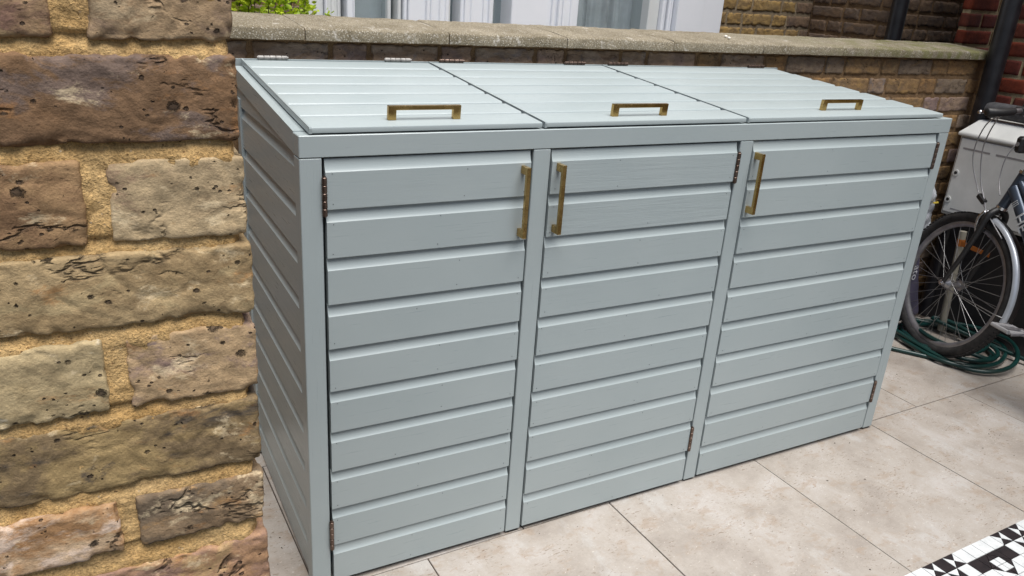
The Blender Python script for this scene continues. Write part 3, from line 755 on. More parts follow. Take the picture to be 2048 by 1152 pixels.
# ------------------------------------------------------------------ neighbour's red brick wall on the right
red = empty('red_brick_wall', (3.6, -.4, 0)); tag(red, 'shaded red brick side wall with cream joints behind the bicycle', 'wall')
FX = 3.462
MB().box(FX + .005, 3.9, -4.0, .80, -.02, 5.2).build('mortar', 'cream_mortar', red)
MB().box(3.567, 4.6, 1.005, 1.045, -.02, 5.2).build('mortar', 'cream_mortar', red)
rS = [rough_block(.216, .05, .066, .012, 170 + i, r=.004, amp=.6, chip=.6, cells=(.012, .03, .012)).mesh('brick', 'red', True) for i in range(4)]
rH = [rough_block(.104, .05, .066, .012, 180 + i, r=.004, amp=.6, chip=.6, cells=(.012, .03, .012)).mesh('brick', 'red', True) for i in range(3)]
rp = [((118, 54, 36), (98, 46, 34), (0, 0, 0)), ((98, 48, 40), (82, 42, 38), (0, 0, 0)), ((130, 60, 36), (108, 50, 33), (0, 0, 0)), ((88, 50, 44), (102, 54, 42), (0, 0, 0))]
for i in range(24):
    z = .036 + .0805 * i; y = .79 - (.06 if i % 2 else 0); k = i % 2
    while y > -.9:
        st = k % 2 == 0; wd = .216 if st else .104
        o = D.objects.new('brick', random.choice(rS if st else rH)); col.objects.link(o)
        place(o, (FX + .024, y - wd / 2, z), red, math.pi / 2); bcol(o, *random.choice(rp)); y -= wd + .013; k += 1
    if z > .9:
        x = 3.562; k = i % 2
        while x < 4.1:
            st = k % 2 == 0; wd = .216 if st else .104
            o = D.objects.new('brick', random.choice(rS if st else rH)); col.objects.link(o)
            place(o, (x + wd / 2, 1.005 + .020, z + .03), red); bcol(o, *random.choice(rp)); x += wd + .013; k += 1

# ------------------------------------------------------------------ black downpipes
def downpipe(x, y, z0, r, label):
    t = empty('downpipe', (x, y, z0)); tag(t, label, 'downpipe', 'black cast iron downpipes')
    MB().tube([(x, y, z0), (x, y, 5.0)], r, 28, cap=True).build('pipe', 'iron', t, 40)
    for zz in (1.62, 3.4): MB().tube([(x, y, zz), (x, y, zz + .09)], r * 1.16, 28).build('collar', 'iron', t, 40)
    return t
p1 = downpipe(3.372, .690, 0, .042, 'black downpipe in the corner where the coping meets the red wall')
MB().box(3.39, 3.470, .675, .705, 1.64, 1.67).build('bracket', 'iron', p1)
p2 = downpipe(3.405, 1.285, 0, .041, 'black downpipe against the dark house brick behind the coping')
MB().box(3.39, 3.42, 1.30, 1.36, 1.64, 1.67).build('bracket', 'iron', p2)

# ================================================================== BIN STORE
W, H, PW, RL, DP = 2.087, 1.145, .0462, .0456, .7215
P2, P3 = .546, 1.1918
SL = .079                      # slope of the top towards the wall
store = empty('bin_store', (W / 2, .36, 0)); tag(store, 'pale grey-green painted timber store for three wheelie bins', 'bin store')
def sbox(name, mt, *b, parent=store, c=.0016): return MB().box(*b, c).build(name, mt, parent)
for i, x in enumerate((0, P2, P3, W - PW)):
    po = sbox('post', 'paint_z', x, x + PW, 0, .045, .008, H - RL - .0012)
    MB().box(x + .006, x + PW - .004, .004, .04, 0, .0085).build('foot_pad', 'blk', po)
sbox('front_rail', 'paint_x', 0, W, -.0005, .045, H - RL, H)
for x in (0, W - PW):
    sbox('back_post', 'paint_z', x, x + PW, DP - .065, DP - .020, .008, 1.12)
# sloped rails and infill of both ends
def ztop(y): return H + SL * (y - .022)
for x0, x1 in ((0, PW), (W - PW, W)):
    y0, y1 = .0455, DP - .01
    MB().prism([(y0, ztop(y0)), (y1, ztop(y1)), (y1, ztop(y1) - .046), (y0, ztop(y0) - .046)], lambda u, v, t: (t, u, v), x0, x1).build('top_rail', 'paint_y', store)
    xa, xb = (x0 + .004, x1 - .012) if x0 == 0 else (x0 + .012, x1 - .004)
    MB().prism([(y0 + .002, ztop(y0) - .0478), (y1, ztop(y1) - .0478), (y1, 1.0985), (y0 + .002, 1.0985)], lambda u, v, t: (t, u, v), xa, xb).build('infill', 'paint_y', store)
PITCH = .1082; TH = .016; CV = .0084; CH = .0270
def ship(h=PITCH, ch=CH, cv=CV, top=True):
    """outline of a shiplap board: (depth behind face, height)"""
    q = [(TH, 0), (.0014, 0), (0, .0016), (0, h - ch)]
    for k in range(1, 8):
        a = k / 7 * math.pi / 2
        q.append((cv * (.55 * math.sin(a) + .45 * k / 7), h - ch + ch * (.55 * (1 - math.cos(a)) + .45 * k / 7)))
    q.append((TH, h)); return q
def boards_z(zb, n): return [zb + PITCH * k for k in range(n)]
# end boards (left end seen, right end matches)
for sgn, xf in ((1, .0045), (-1, W - .0045)):
    for z in boards_z(.0135, 10):
        MB().prism(ship(), lambda u, v, t, z=z: (xf + sgn * u, t, z + v + .0), .0462, DP - .021).build('plank', 'paint_y', store, 30, base=(xf, .36, z))
MB().box(.03, W - .03, DP - .036, DP - .022, .02, 1.15).build('back_panel', 'paint_x', store)
MB().box(.03, W - .03, .05, DP - .04, .012, .03).build('floor_board', 'paint_x', store)
for x in (P2 + .012, P3 + .012): MB().box(x, x + .018, .05, DP - .04, .03, 1.12).build('divider', 'paint_y', store)

HL, HF, HB, HH, HD = .171, .0185, .0095, .031, .0105
def handle_outline(): return [(-HL / 2, 0), (-HL / 2, HH), (HL / 2, HH), (HL / 2, 0), (HL / 2 - HF, 0), (HL / 2 - HF, HH - HB), (-HL / 2 + HF, HH - HB), (-HL / 2 + HF, 0)]
def handle(parent, fn, base):
    o = MB().prism(handle_outline(), fn, -HD / 2, HD / 2).build('handle', 'brass', parent, base=base)
    b = o.modifiers.new('bevel', 'BEVEL'); b.width = .0009; b.segments = 2; return o
def hinge(parent, p, axis, L=.084, r=.0056, mt='bronze'):
    d = Vector(axis); p = Vector(p); mb = MB(); n = 5
    for k in range(n):
        a, b = -L / 2 + L * k / n, -L / 2 + L * (k + 1) / n - .0012
        mb.tube([p + d * a, p + d * (a + .0008), p + d * (b - .0008), p + d * b], [r * .86, r, r, r * .86], 14)
    mb.tube([p - d * (L / 2 + .002), p + d * (L / 2 + .002)], r * .62, 10)
    return mb.build('hinge', mt, parent, 40, base=p)
def nails(parent, spots, axis):
    mb = MB()
    for q in spots:
        q = Vector(q); mb.tube([q - Vector(axis) * .001, q + Vector(axis) * .00035], .0011, 6)
    o = mb.build('nail_heads', 'nail', parent); o['kind'] = 'stuff'
doors = [(PW + .0065, P2 - .0075, 'L', .5180, .978), (P2 + PW + .004, P3 - .0095, 'R', .6145, .9795), (P3 + PW + .004, W - PW - .0085, 'R', 1.2515, .982)]
dlab = ['left door with bronze hinges on its left edge', 'middle door with a strongly grained top board', 'wide right door with hinges on its right edge']
for di, (x0, x1, hs, hx, hz) in enumerate(doors):
    # ledged back frame is the door itself, boards are nailed on it
    mb = MB()
    for z in (.07, .53, 1.00): mb.box(x0 + .02, x1 - .02, .0135, .036, z, z + .06)
    for x in (x0 + .004, x1 - .050): mb.box(x, x + .046, .0132, .034, .02, 1.08)
    door = mb.build('door', 'paint_x', store, base=((x0 + x1) / 2, .02, .012)); door['label'] = dlab[di]
    sp = []
    for k, z in enumerate(boards_z(.0142, 10)):
        dy = random.uniform(-.0009, .0009); e0, e1 = random.uniform(-.0010, .0010), random.uniform(-.0010, .0010); tl = random.uniform(-.0006, .0006)
        yf = -.0032 + dy
        pl = MB().prism(ship(PITCH - random.uniform(.0002, .0009)), lambda u, v, t, z=z, yf=yf: (t, yf + u, z + v + tl * (t - x0)), x0 + e0, x1 + e1, 1).build('plank', 'paint_x', door, 30, base=((x0 + x1) / 2, 0, z))
        pl['grain'] = (.42 if (di == 1 and k >= 8) else .12 if (di == 1 and k > 3) else 0.0)
        for xx in (x0 + .013, x1 - .013, lerp(x0, x1, random.uniform(.3, .7))):
            for zz in (.012, PITCH - CH - .006):
                if random.random() < .75: sp.append((xx + random.uniform(-.003, .003), yf - .0002, z + zz + random.uniform(-.003, .003)))
    nails(door, sp, (0, -1, 0))
    handle(door, lambda u, v, t, hx=hx, hz=hz: (hx + t, -.0030 - v, hz + u), (hx, -.003, hz))
    xh = x0 - .0035 if hs == 'L' else x1 + .005
    for zz in ((1.0185, .1565) if hs == 'L' else (1.0275, .1655)): hinge(door, (xh, -.0052, zz), (0, 0, 1))
# lids
LT = .0118
lids = [(.0225, .5640, .5640, .290, .052), (.5715, 1.1985, 1.1985, .872, .046), (1.2065, 2.040, 1.989, 1.640, .070)]
ln = Vector((0, -SL, 1)).normalized(); ld = Vector((0, 1, SL)).normalized()
def lp(x, s_, h): # s_ distance up the slope from the lid's front edge, h height above its top face
    return Vector((x, .002, 1.1605)) + ld * s_ + ln * h
LP = .1030
llab = ['left lid with brass handle', 'middle lid with a chipped front edge', 'wide right lid with brass handle']
for li, (x0, xf1, xb1, hx, hy) in enumerate(lids):
    mb = MB()
    Ls = 7 * LP
    def rbox(xa, xb, sa, sb, ha, hb): return [lp(x, s_, h) for x in (xa, xb) for s_ in (sa, sb) for h in (ha, hb)]
    for xa in (x0 + .06, xb1 - .12): mb.add(rbox(xa, xa + .05, .07, Ls - .06, -.040, -LT - .0005), [(0, 1, 3, 2), (4, 6, 7, 5), (0, 4, 5, 1), (2, 3, 7, 6), (0, 2, 6, 4), (1, 5, 7, 3)])
    lid = mb.build('lid', 'paint_y', store, base=((x0 + xf1) / 2, .35, 1.17)); lid['label'] = llab[li]
    for k in range(7):
        s0 = LP * k; x1 = lerp(xf1, xb1, (k + .5) / 7)
        dz = random.uniform(-.0006, .0006); cv = .0108; ch = .0170
        pr = [(s0 + LP - .0012, -LT), (s0 + .0008, -LT), (s0, -LT + .001)] + ([(s0, -.0030), (s0 + .0009, -.0009), (s0 + .003, 0)] if k == 0 else [(s0, -.0065), (s0 + .0005, -.0042), (s0 + .0017, -.0021), (s0 + .0035, -.0007), (s0 + .0062, 0)]) + [(s0 + LP - ch, 0)]
        for q in range(1, 7):
            a = q / 6 * math.pi / 2; pr.append((s0 + LP - ch + (ch - .0012) * (1 - math.cos(a)), -cv * math.sin(a)))
        MB().prism(pr, lambda u, v, t: lp(t, u, v + dz), x0 + .0055, x1, 1).build('plank', 'paint_x', lid, 38, base=((x0 + x1) / 2, s0, 1.16))
    # end trim on the left edge
    MB().prism([(-.001, -LT - .001), (-.001, -.002), (.0005, .0012), (Ls, .0012), (Ls, -LT - .001)], lambda u, v, t: lp(t, u, v), x0, x0 + .0053, 1).build('edge_trim', 'paint_y', lid)
    s_h = hy - .002
    handle(lid, lambda u, v, t, hx=hx, s_h=s_h: lp(hx + u, s_h + t, v + .0002), lp(hx, s_h, 0))
for lid_, xs in zip([o for o in store.children if o.name.startswith('lid')], ((.109, .475), (.650, 1.100), (1.277, 1.921))):
    for x in xs: hinge(lid_, lp(x, 7 * LP + .004, .0035), (1, 0, 0), .080, .0058, 'worn_hinge' if xs[0] < .2 else 'bronze')
# strip the lids hang from
MB().prism([(7 * LP + .006, -.040), (7 * LP + .006, -.0012), (7 * LP + .012, -.0012), (7 * LP + .012, -.040)], lambda u, v, t: lp(t, u, v), 0.001, W - .05).build('hinge_rail', 'paint_x', store)

# ================================================================== CLUTTER ON THE RIGHT
# meter cabinet fixed to the red wall
mbx = empty('meter_cabinet', (3.36, .42, .55)); tag(mbx, 'grubby white plastic utility meter cabinet on the red wall', 'cabinet')
bx, yl, yr, zb, zt = 3.270, .700, .180, .548, .932
body = MB().box(bx + .004, FX - .002, yr, yl, zb, zt, .006).build('body', 'grp', mbx)
hood = MB()
hood.add([(bx - .012, yl + .008, zt - .004), (bx - .012, yl + .008, zt + .012), (bx + .055, yl - .035, zt + .072), (FX - .002, yl - .035, zt + .086), (FX - .002, yl + .008, zt - .004),
          (bx - .012, yr - .008, zt - .004), (bx - .012, yr - .008, zt + .012), (bx + .055, yr + .035, zt + .072), (FX - .002, yr + .035, zt + .086), (FX - .002, yr - .008, zt - .004)],
         [(0, 1, 6, 5), (1, 2, 7, 6), (2, 3, 8, 7), (0, 4, 3, 2, 1), (5, 6, 7, 8, 9), (0, 5, 9, 4)])
ho = hood.build('hood', 'grp', mbx); bv = ho.modifiers.new('bevel', 'BEVEL'); bv.width = .006; bv.segments = 3
MB().box(bx + .0012, bx + .0036, yr + .0095, yl - .0095, zb + .0115, zt - .0095).build('door_gap_shade', 'cable', mbx)  # dark outline standing in for the shaded gap round the door
mdoor = MB().box(bx - .006, bx + .0035, yr + .014, yl - .014, zb + .016, zt - .014, .003).build('door', 'grp', mbx)
for y in (.60, .44): MB().box(bx - .0068, bx - .004, y - .066, y + .066, zt - .062, zt - .054).build('vent_slot', 'cable', mdoor)
MB().box(bx - .0068, bx - .004, .46, .65, zb + .034, zb + .040).build('vent_slot', 'cable', mdoor)
for y, z in ((.668, .755), (.672, .625)):
    lk = MB().tube([(bx - .004, y, z), (bx - .010, y, z)], .015, 20).build('lock', 'grp', mdoor, 40)
    MB().tube([(bx - .006, y, z), (bx - .0106, y, z)], .008, 12).build('keyhole', 'blk', lk, 40)
# foam roll on top of the cabinet
rl = MB().tube([(3.352, .655 - .52 * t, 1.055 + .001 * math.sin(t * 9)) for t in [k / 20 for k in range(21)]], [.030] + [.036] * 19 + [.030], 22)
tag(rl.build('foam_roll', 'roll', None, 50, base=(3.352, .40, 1.02)), 'rolled black mat lying on top of the white meter cabinet', 'roll')
# black tub under the cabinet
tb = empty('black_tub', (3.36, .40, 0)); tag(tb, 'black plastic storage tub standing in shadow under the meter cabinet', 'tub')
MB().prism([(3.345, .0), (3.45, .0), (3.45, .49), (3.33, .49)], lambda u, v, t: (u, t, v), -.10, .655).build('body', 'blk', tb)
MB().box(3.318, 3.452, -.11, .665, .491, .515, .004).build('rim', 'blk', tb)
# pipe with tape
pp = empty('waste_pipe', (3.195, .49, 0)); tag(pp, 'short grey plastic pipe with brown tape behind the bicycle wheel', 'pipe')
MB().tube([(3.195, .488, .02), (3.195, .515, .515)], .0165, 20).build('pipe', 'pole', pp, 40)
MB().tube([(3.195, .5115, .445), (3.195, .513, .478)], .0178, 20).build('tape_band', 'orange', pp, 40)
MB().prism([(-.0, .452), (-.0, .474), (-.14, .458), (-.14, .438)], lambda u, v, t: (t, .50 + u, v), 3.180, 3.1815).build('tape_tail', 'orange', pp)
# lilac grey sack with print, standing against the wall
def pillow(x0, x1, y0, y1, z0, z1, seed, wr=.010, n=26):
    mb = rough_block(x1 - x0, y1 - y0, z1 - z0, (x1 - x0) / n, seed, r=min(.03, (y1 - y0) * .45), amp=0, chip=0, crease=0)
    off = Vector((seed, seed * 2.1, seed * .7)); out = []
    for v in mb.v:
        p = Vector(v); q = p + off
        w_ = Vector((noise.noise(q * 14), noise.noise(q * 14 + Vector((5, 5, 5))), noise.noise(q * 14 + Vector((9, 1, 3))))) * wr
        w_ += Vector((noise.noise(q * 40), noise.noise(q * 40 + Vector((5, 5, 5))), noise.noise(q * 40 + Vector((9, 1, 3))))) * wr * .35
        out.append(tuple(p + w_ + Vector(((x0 + x1) / 2, (y0 + y1) / 2, (z0 + z1) / 2))))
    mb.v = out; return mb
ls = empty('printed_sack', (2.98, .71, 0)); tag(ls, 'lilac grey printed sack standing behind the right end of the bin store', 'sack')
sk_ = pillow(2.80, 3.158, .668, .766, .004, .392, 31, .004)
sk_.v = [(x + max(0, .39 - z) * .36 * (x - 2.8) / .358, y, z) for x, y, z in sk_.v]      # slumped: wider at the foot
sk_.build('sack_body', 'lilac', ls, True)
def text_mesh(name, s, size, mt, M4, parent, ext=.0004):
    cu = D.curves.new(name, 'FONT'); cu.body = s; cu.size = size; cu.extrude = ext; cu.resolution_u = 3; cu.align_x = 'CENTER'; cu.align_y = 'CENTER'
    t = D.objects.new('tmp', cu); col.objects.link(t); bpy.context.view_layer.update()
    me = D.meshes.new_from_object(t.evaluated_get(bpy.context.evaluated_depsgraph_get())); D.objects.remove(t); D.curves.remove(cu)
    me.transform(M4); me.materials.clear(); me.materials.append(MAT[mt]); return link(name, me, parent)
text_mesh('lettering', 'ato', .060, 'lettering', Matrix.Translation((3.146, .6605, .262)) @ Matrix.Rotation(math.pi / 2, 4, 'Y') @ Matrix.Rotation(math.pi / 2, 4, 'X'), ls)
# crumpled white bag on top of it
wb = empty('white_bag', (3.10, .71, .39)); tag(wb, 'crumpled white plastic bag wedged beside the meter cabinet', 'bag')
MB.build(pillow(2.98, 3.222, .692, .768, .395, .680, 44, .022, 40), 'bag_body', 'sack', wb, True)
for q, (a, b) in enumerate(((.606, .613),)): MB().box(3.17, 3.205, .676, .682, a, b).build('print_stripe', 'sack_yellow', wb)

# garden hose: one length, coiled on the floor round the wheel
pts = []
N = 420
tail = [(2.60, .70), (2.66, .60), (2.72, .51), (2.785, .437), (2.84, .36), (2.885, .285), (2.925, .215)]
for k in range(len(tail)): pts.append(Vector((tail[k][0], tail[k][1], .011)))
loops = 5.6
for i in range(N):
    t = i / N; a = math.pi * (1.20 + 2 * loops * t)
    rx = .225 - .045 * math.sin(t * 9.0) - .05 * t + .02 * math.sin(3 * a + 5 * t); ry = .255 - .045 * math.cos(t * 8) - .03 * t + .02 * math.sin(2 * a + 1)
    cx, cy = 3.09 - .02 * math.sin(t * 7) + .0, .375 + .03 * math.sin(t * 11)
    z = .011 + .021 * (int(t * loops + .2) % 3) * (.5 + .5 * math.sin(a * 1.0 + t * 20)) + .010 * (t * 2)
    x_ = cx + rx * math.cos(a); y_ = cy + ry * math.sin(a)
    pts.append(Vector((min(x_, 3.328), y_, max(.0108, z))))
pts += [Vector((3.27, .14, .02)), Vector((3.29, .0, .012)), Vector((3.29, -.2, .011)), Vector((3.27, -.5, .011))]
for _ in range(3): pts = [pts[0]] + [(pts[i - 1] + pts[i] * 2 + pts[i + 1]) / 4 for i in range(1, len(pts) - 1)] + [pts[-1]]
tag(MB().tube(pts, .0098, 10).build('garden_hose', 'hose', None, True), 'dark green garden hose coiled on the paving under the bicycle wheel', 'hose')

# ------------------------------------------------------------------ bicycle leaning towards the cabinet
TH_, LE = .3015, .1566
hub = Vector((2.99, .372, .330 * math.cos(LE)))
bf = Vector((math.sin(TH_), math.cos(TH_), 0)); s0_ = Vector((math.cos(TH_), -math.sin(TH_), 0))
bu = Vector((0, 0, 1)) * math.cos(LE) + s0_ * math.sin(LE); bs = s0_ * math.cos(LE) - Vector((0, 0, 1)) * math.sin(LE)
def B(a, b, c=0.0): return hub + bf * a + bu * b + bs * c     # forward, up, to the far side
bike = empty('bicycle', tuple(hub - Vector((0, 0, hub.z)))); tag(bike, 'dark blue-grey bicycle leaning beside the meter cabinet', 'bicycle')
def wheel(a0, b0, name, spokes=36):
    fn = lambda u, v, h: B(a0 + u, b0 + v, h)
    rim = MB().lathe([(.2855, -.0115), (.2855, .0115), (.279, .0125), (.270, .009), (.264, .004), (.264, -.004), (.270, -.009), (.279, -.0125)], fn, 72).build(name, 'rim', bike, 40)
    prof = [(.306 + .0235 * math.cos(2 * math.pi * k / 14), .0235 * math.sin(2 * math.pi * k / 14)) for k in range(14)]
    mb = MB().lathe(prof, fn, 96)
    for k in range(110):      # tread blocks
        for sgn in (-1, 1):
            a = 2 * math.pi * (k + .25 * sgn) / 110; c0 = .011 * sgn
            r0, r1 = .3255, .3295; d_ = .0062
            q = []
            for rr in (r0, r1):
                for aa in (a - d_ / rr, a + d_ / rr):
                    for cc in (c0 - .006, c0 + .006): q.append(B(a0 + rr * math.cos(aa), b0 + rr * math.sin(aa), cc))
            mb.add(q, [(0, 1, 3, 2), (4, 6, 7, 5), (0, 4, 5, 1), (2, 3, 7, 6), (0, 2, 6, 4), (1, 5, 7, 3)])
    mb.build('tyre', 'rubber', rim, 45)
    hb = MB().lathe([(.008, -.050), (.010, -.048), (.024, -.036), (.024, -.032), (.012, -.028), (.010, 0), (.012, .028), (.024, .032), (.024, .036), (.010, .048), (.008, .050)], fn, 20).build('hub', 'alloy', rim, 40)
    MB().tube([fn(0, 0, -.075), fn(0, 0, .075)], .0048, 10).build('axle', 'chrome', rim, 40)
    MB().tube([fn(0, 0, -.070), fn(0, 0, -.058)], .0095, 6).build('axle_nut', 'chrome', rim)
    for k in range(spokes):
        side = -1 if k % 2 else 1; a = 2 * math.pi * k / spokes
        sk = (1 if (k // 2) % 2 else -1) * 1.15
        p0 = fn(.022 * math.cos(a + sk), .022 * math.sin(a + sk), .034 * side); p1 = fn(.266 * math.cos(a), .266 * math.sin(a), .002 * side)
        MB().tube([p0, p1], .0011, 5, cap=False).build('spoke', 'spoke', rim)
    return rim
fw = wheel(0, 0, 'front_wheel')
rw = wheel(-1.06, 0, 'rear_wheel', 18)
def curve(P, n=8):
    """Catmull-Rom through P"""
    P = [Vector(p) for p in P]; Q = [P[0] * 2 - P[1]] + P + [P[-1] * 2 - P[-2]]; out = []
    for i in range(1, len(Q) - 2):
        for k in range(n):
            t = k / n; a, b, c, d = Q[i - 1:i + 3]
            out.append(.5 * ((2 * b) + (c - a) * t + (2 * a - 5 * b + 4 * c - d) * t * t + (3 * b - a - 3 * c + d) * t ** 3))
    return out + [P[-1]]
# fork
fk = MB()
for s_ in (-1, 1):
    c = curve([B(0, 0, .058 * s_), B(-.006, .03, .057 * s_), B(-.034, .14, .052 * s_), B(-.058, .25, .049 * s_), B(-.070, .335, .046 * s_), B(-.073, .365, .022 * s_), B(-.073, .372, 0)], 6)
    fk.tube(c, [lerp(.0085, .0150, min(1, i / len(c) * 1.25)) for i in range(len(c))], 12)
fork = fk.build('fork', 'blk', bike, True)
for s_ in (-1, 1): MB().tube([B(.004, 0, .066 * s_), B(.004, 0, .052 * s_)], .013, 12).build('dropout', 'alloy', fork, 40)
# frame
hd = lambda b: -.073 - (b - .372) * .235
MB().tube([B(hd(.385), .385), B(hd(.540), .540)], .020, 20).build('head_tube', 'frame_blue', bike, 40)
for b in (.378, .541): MB().tube([B(hd(b), b), B(hd(b + .012), b + .012)], .0235, 20).build('headset_cup', 'chrome', bike, 40)
fr = MB()
BBp = (-.635, -.060)
fr.tube(curve([B(hd(.475), .475), B(-.264, .316), B(-.44, .135), B(*BBp)], 6), [.027] * 18 + [.022], 18)
fr.tube(curve([B(hd(.51), .51), B(-.30, .36), B(-.50, .20), B(-.70, .12)], 6), .016, 14)
fr.tube([B(*BBp), B(-.80, .48)], .016, 14)
for s_ in (-1, 1): fr.tube([B(-.64, -.055, .03 * s_), B(-1.06, 0, .062 * s_)], .009, 8); fr.tube([B(-.77, .38, .02 * s_), B(-1.06, 0, .062 * s_)], .008, 8)
fr.tube([B(*BBp, -.036), B(*BBp, .036)], .021, 16)
frame = fr.build('frame', 'frame_blue', bike, 40)
# lettering along the down tube
p_a, p_b = B(hd(.475), .475), B(-.264, .316)
dx = (p_b - p_a).normalized(); nz = (-bs - bu * .05).normalized(); dy = nz.cross(dx).normalized(); nz = dx.cross(dy)
mm = Matrix.Identity(4); mid = B(-.222, .354) - bs * .0265
for i in range(3): mm[i][0], mm[i][1], mm[i][2], mm[i][3] = dx[i], dy[i], nz[i], mid[i]
text_mesh('lettering', 'HE', .066, 'decal', mm, frame, .002)
for q in range(3):
    pa = B(-.150 - .006 * q, .424 - .006 * q) - bs * .027
    MB().box(-.0015, .0015, -.016, .016, -.001, .0012, mat=Matrix.Translation(pa - mid) @ mm).build('decal_stripe', 'decal', frame)
# stem, handlebar
st = MB().tube(curve([B(hd(.55), .55), B(hd(.68), .68), B(-.128, .735), B(-.10, .762), B(-.075, .765)], 6), .0125, 14).build('stem', 'blk', bike, 40)
hbp = [B(-.135, .742, -.31), B(-.138, .752, -.25), B(-.14, .77, -.19), B(-.115, .775, -.13), B(-.08, .765, -.07), B(-.075, .765, 0), B(-.08, .765, .07), B(-.115, .775, .13), B(-.14, .77, .19), B(-.138, .755, .25), B(-.135, .745, .31)]
bar = MB().tube(curve(hbp, 6), .0112, 14).build('handlebar', 'alloy', bike, True)
for s_ in (-1, 1):
    MB().tube([B(-.134, .741, .318 * s_), B(-.134, .742, .314 * s_), B(-.137, .750, .26 * s_), B(-.140, .765, .205 * s_), B(-.139, .768, .198 * s_)], [.012, .0165, .0158, .0165, .013], 16).build('grip', 'blk', bar, True)
    lv = MB().tube(curve([B(-.125, .772, .165 * s_), B(-.100, .760, .19 * s_), B(-.085, .748, .25 * s_), B(-.095, .735, .315 * s_)], 5), [.009] * 6 + [.0065] * 9 + [.0075], 10).build('brake_lever', 'chrome', bar, True)
    MB().box(-.016, .016, -.020, .020, -.016, .016, .005, mat=Matrix.Translation(B(-.125, .775, .155 * s_))).build('lever_clamp', 'blk', bar)
MB().tube([B(-.118, .790, -.135), B(-.118, .818, -.135)], [.014, .010], 16).build('bell', 'blk', bar, 40)
lampo = MB().box(-.024, .024, -.020, .020, -.034, .034, .010, mat=Matrix.Translation(B(-.062, .650, -.02)) @ Matrix.Rotation(-.3, 4, 'Z')).build('front_lamp', 'blk', bike)
MB().tube([B(-.062, .648, -.02) - bs * .0235, B(-.062, .648, -.02) - bs * .026], .009, 14).build('lamp_button', 'cable', lampo, 40)
# cables
MB().tube(curve([B(-.10, .76, -.17), B(.055, .70, -.12), B(.115, .56, -.07), B(.06, .43, -.03), B(-.04, .35, -.03), B(-.17, .27, -.03)], 10), .0027, 8).build('cable', 'cable', bike, True)
MB().tube(curve([B(-.12, .775, -.20), B(-.03, .72, -.16), B(.045, .60, -.10), B(.03, .47, -.06), B(-.025, .385, -.045), B(-.06, .32, -.04)], 10), .0027, 8).build('cable', 'cable', bike, True)
MB().tube(curve([B(-.10, .77, .10), B(-.02, .70, .03), B(-.012, .60, -.02), B(-.02, .50, -.02), B(-.07, .43, -.03)], 10), .0022, 8).build('cable', 'cable', bike, True)
# side-pull brake
br = MB()
br.tube(curve([B(-.045, .352, -.040), B(-.035, .320, -.050), B(-.036, .275, -.046), B(-.040, .245, -.034)], 5), [.0075] * 8 + [.0055] * 8, 8)
br.tube(curve([B(-.045, .352, .040), B(-.035, .320, .050), B(-.036, .275, .046), B(-.040, .245, .034)], 5), .006, 8)
br.tube([B(-.050, .352, -.042), B(-.050, .352, .042)], .007, 8)
brk = br.build('brake_caliper', 'chrome', bike, True)
MB().box(-.006, .006, -.022, .022, -.007, .007, .002, mat=Matrix.Translation(B(-.040, .272, -.022)) @ Matrix.Rotation(-TH_, 4, 'Z')).build('brake_pad', 'blk', brk)
MB().box(-.010, .010, -.026, .026, -.012, .012, .004, mat=Matrix.Translation(B(-.002, .395, -.045)) @ Matrix.Rotation(-TH_, 4, 'Z') @ Matrix.Rotation(.5, 4, 'X')).build('lamp_bracket', 'blk', bike)
# mudguard: curved strip behind the wheel with wire stay
def guard(a0, t0, t1, name):
    mb = MB(); n = 40; vs = []
    sec = [(-.027, -.010), (-.024, .001), (-.012, .006), (.012, .006), (.024, .001), (.027, -.010)]
    for i in range(n + 1):
        t = R_(lerp(t0, t1, i / n))
        for c, h in sec: vs.append(B(a0 + (.341 + h) * math.cos(t), (.341 + h) * math.sin(t), c))
        for c, h in sec[::-1]: vs.append(B(a0 + (.3395 + h) * math.cos(t), (.3395 + h) * math.sin(t), c * .96))
    k = 12; fs = [(i * k + j, i * k + (j + 1) % k, (i + 1) * k + (j + 1) % k, (i + 1) * k + j) for i in range(n) for j in range(k)]
    fs += [tuple(range(k)), tuple(range(n * k, n * k + k))[::-1]]
    mb.add(vs, fs); return mb.build(name, 'blk', bike, 50)
mg = guard(0, 96, 188, 'mudguard')
stripe = MB(); n = 40; vs = []
for i in range(n + 1):
    t = R_(lerp(104, 187.5, i / n))
    for c, h in ((-.0278, -.0100), (-.0247, .0016), (-.0125, .0072), (-.0100, .0072)): vs.append(B((.341 + h) * math.cos(t), (.341 + h) * math.sin(t), c))
stripe.add(vs, [(i * 4 + j, i * 4 + j + 1, i * 4 + j + 5, i * 4 + j + 4) for i in range(n) for j in range(3)])
stripe.build('silver_stripe', 'guard', mg, True)
guard(-1.06, 40, 190, 'mudguard')
MB().tube([B(-.005, -.012, -.062), B(-.30, -.024, -.034), B(-.335, -.022, -.028)], .0022, 6).build('mudguard_stay', 'spoke', mg, True)
MB().tube([B(-.005, -.012, .062), B(-.30, -.024, .034), B(-.335, -.022, .028)], .0022, 6).build('mudguard_stay', 'spoke', mg, True)
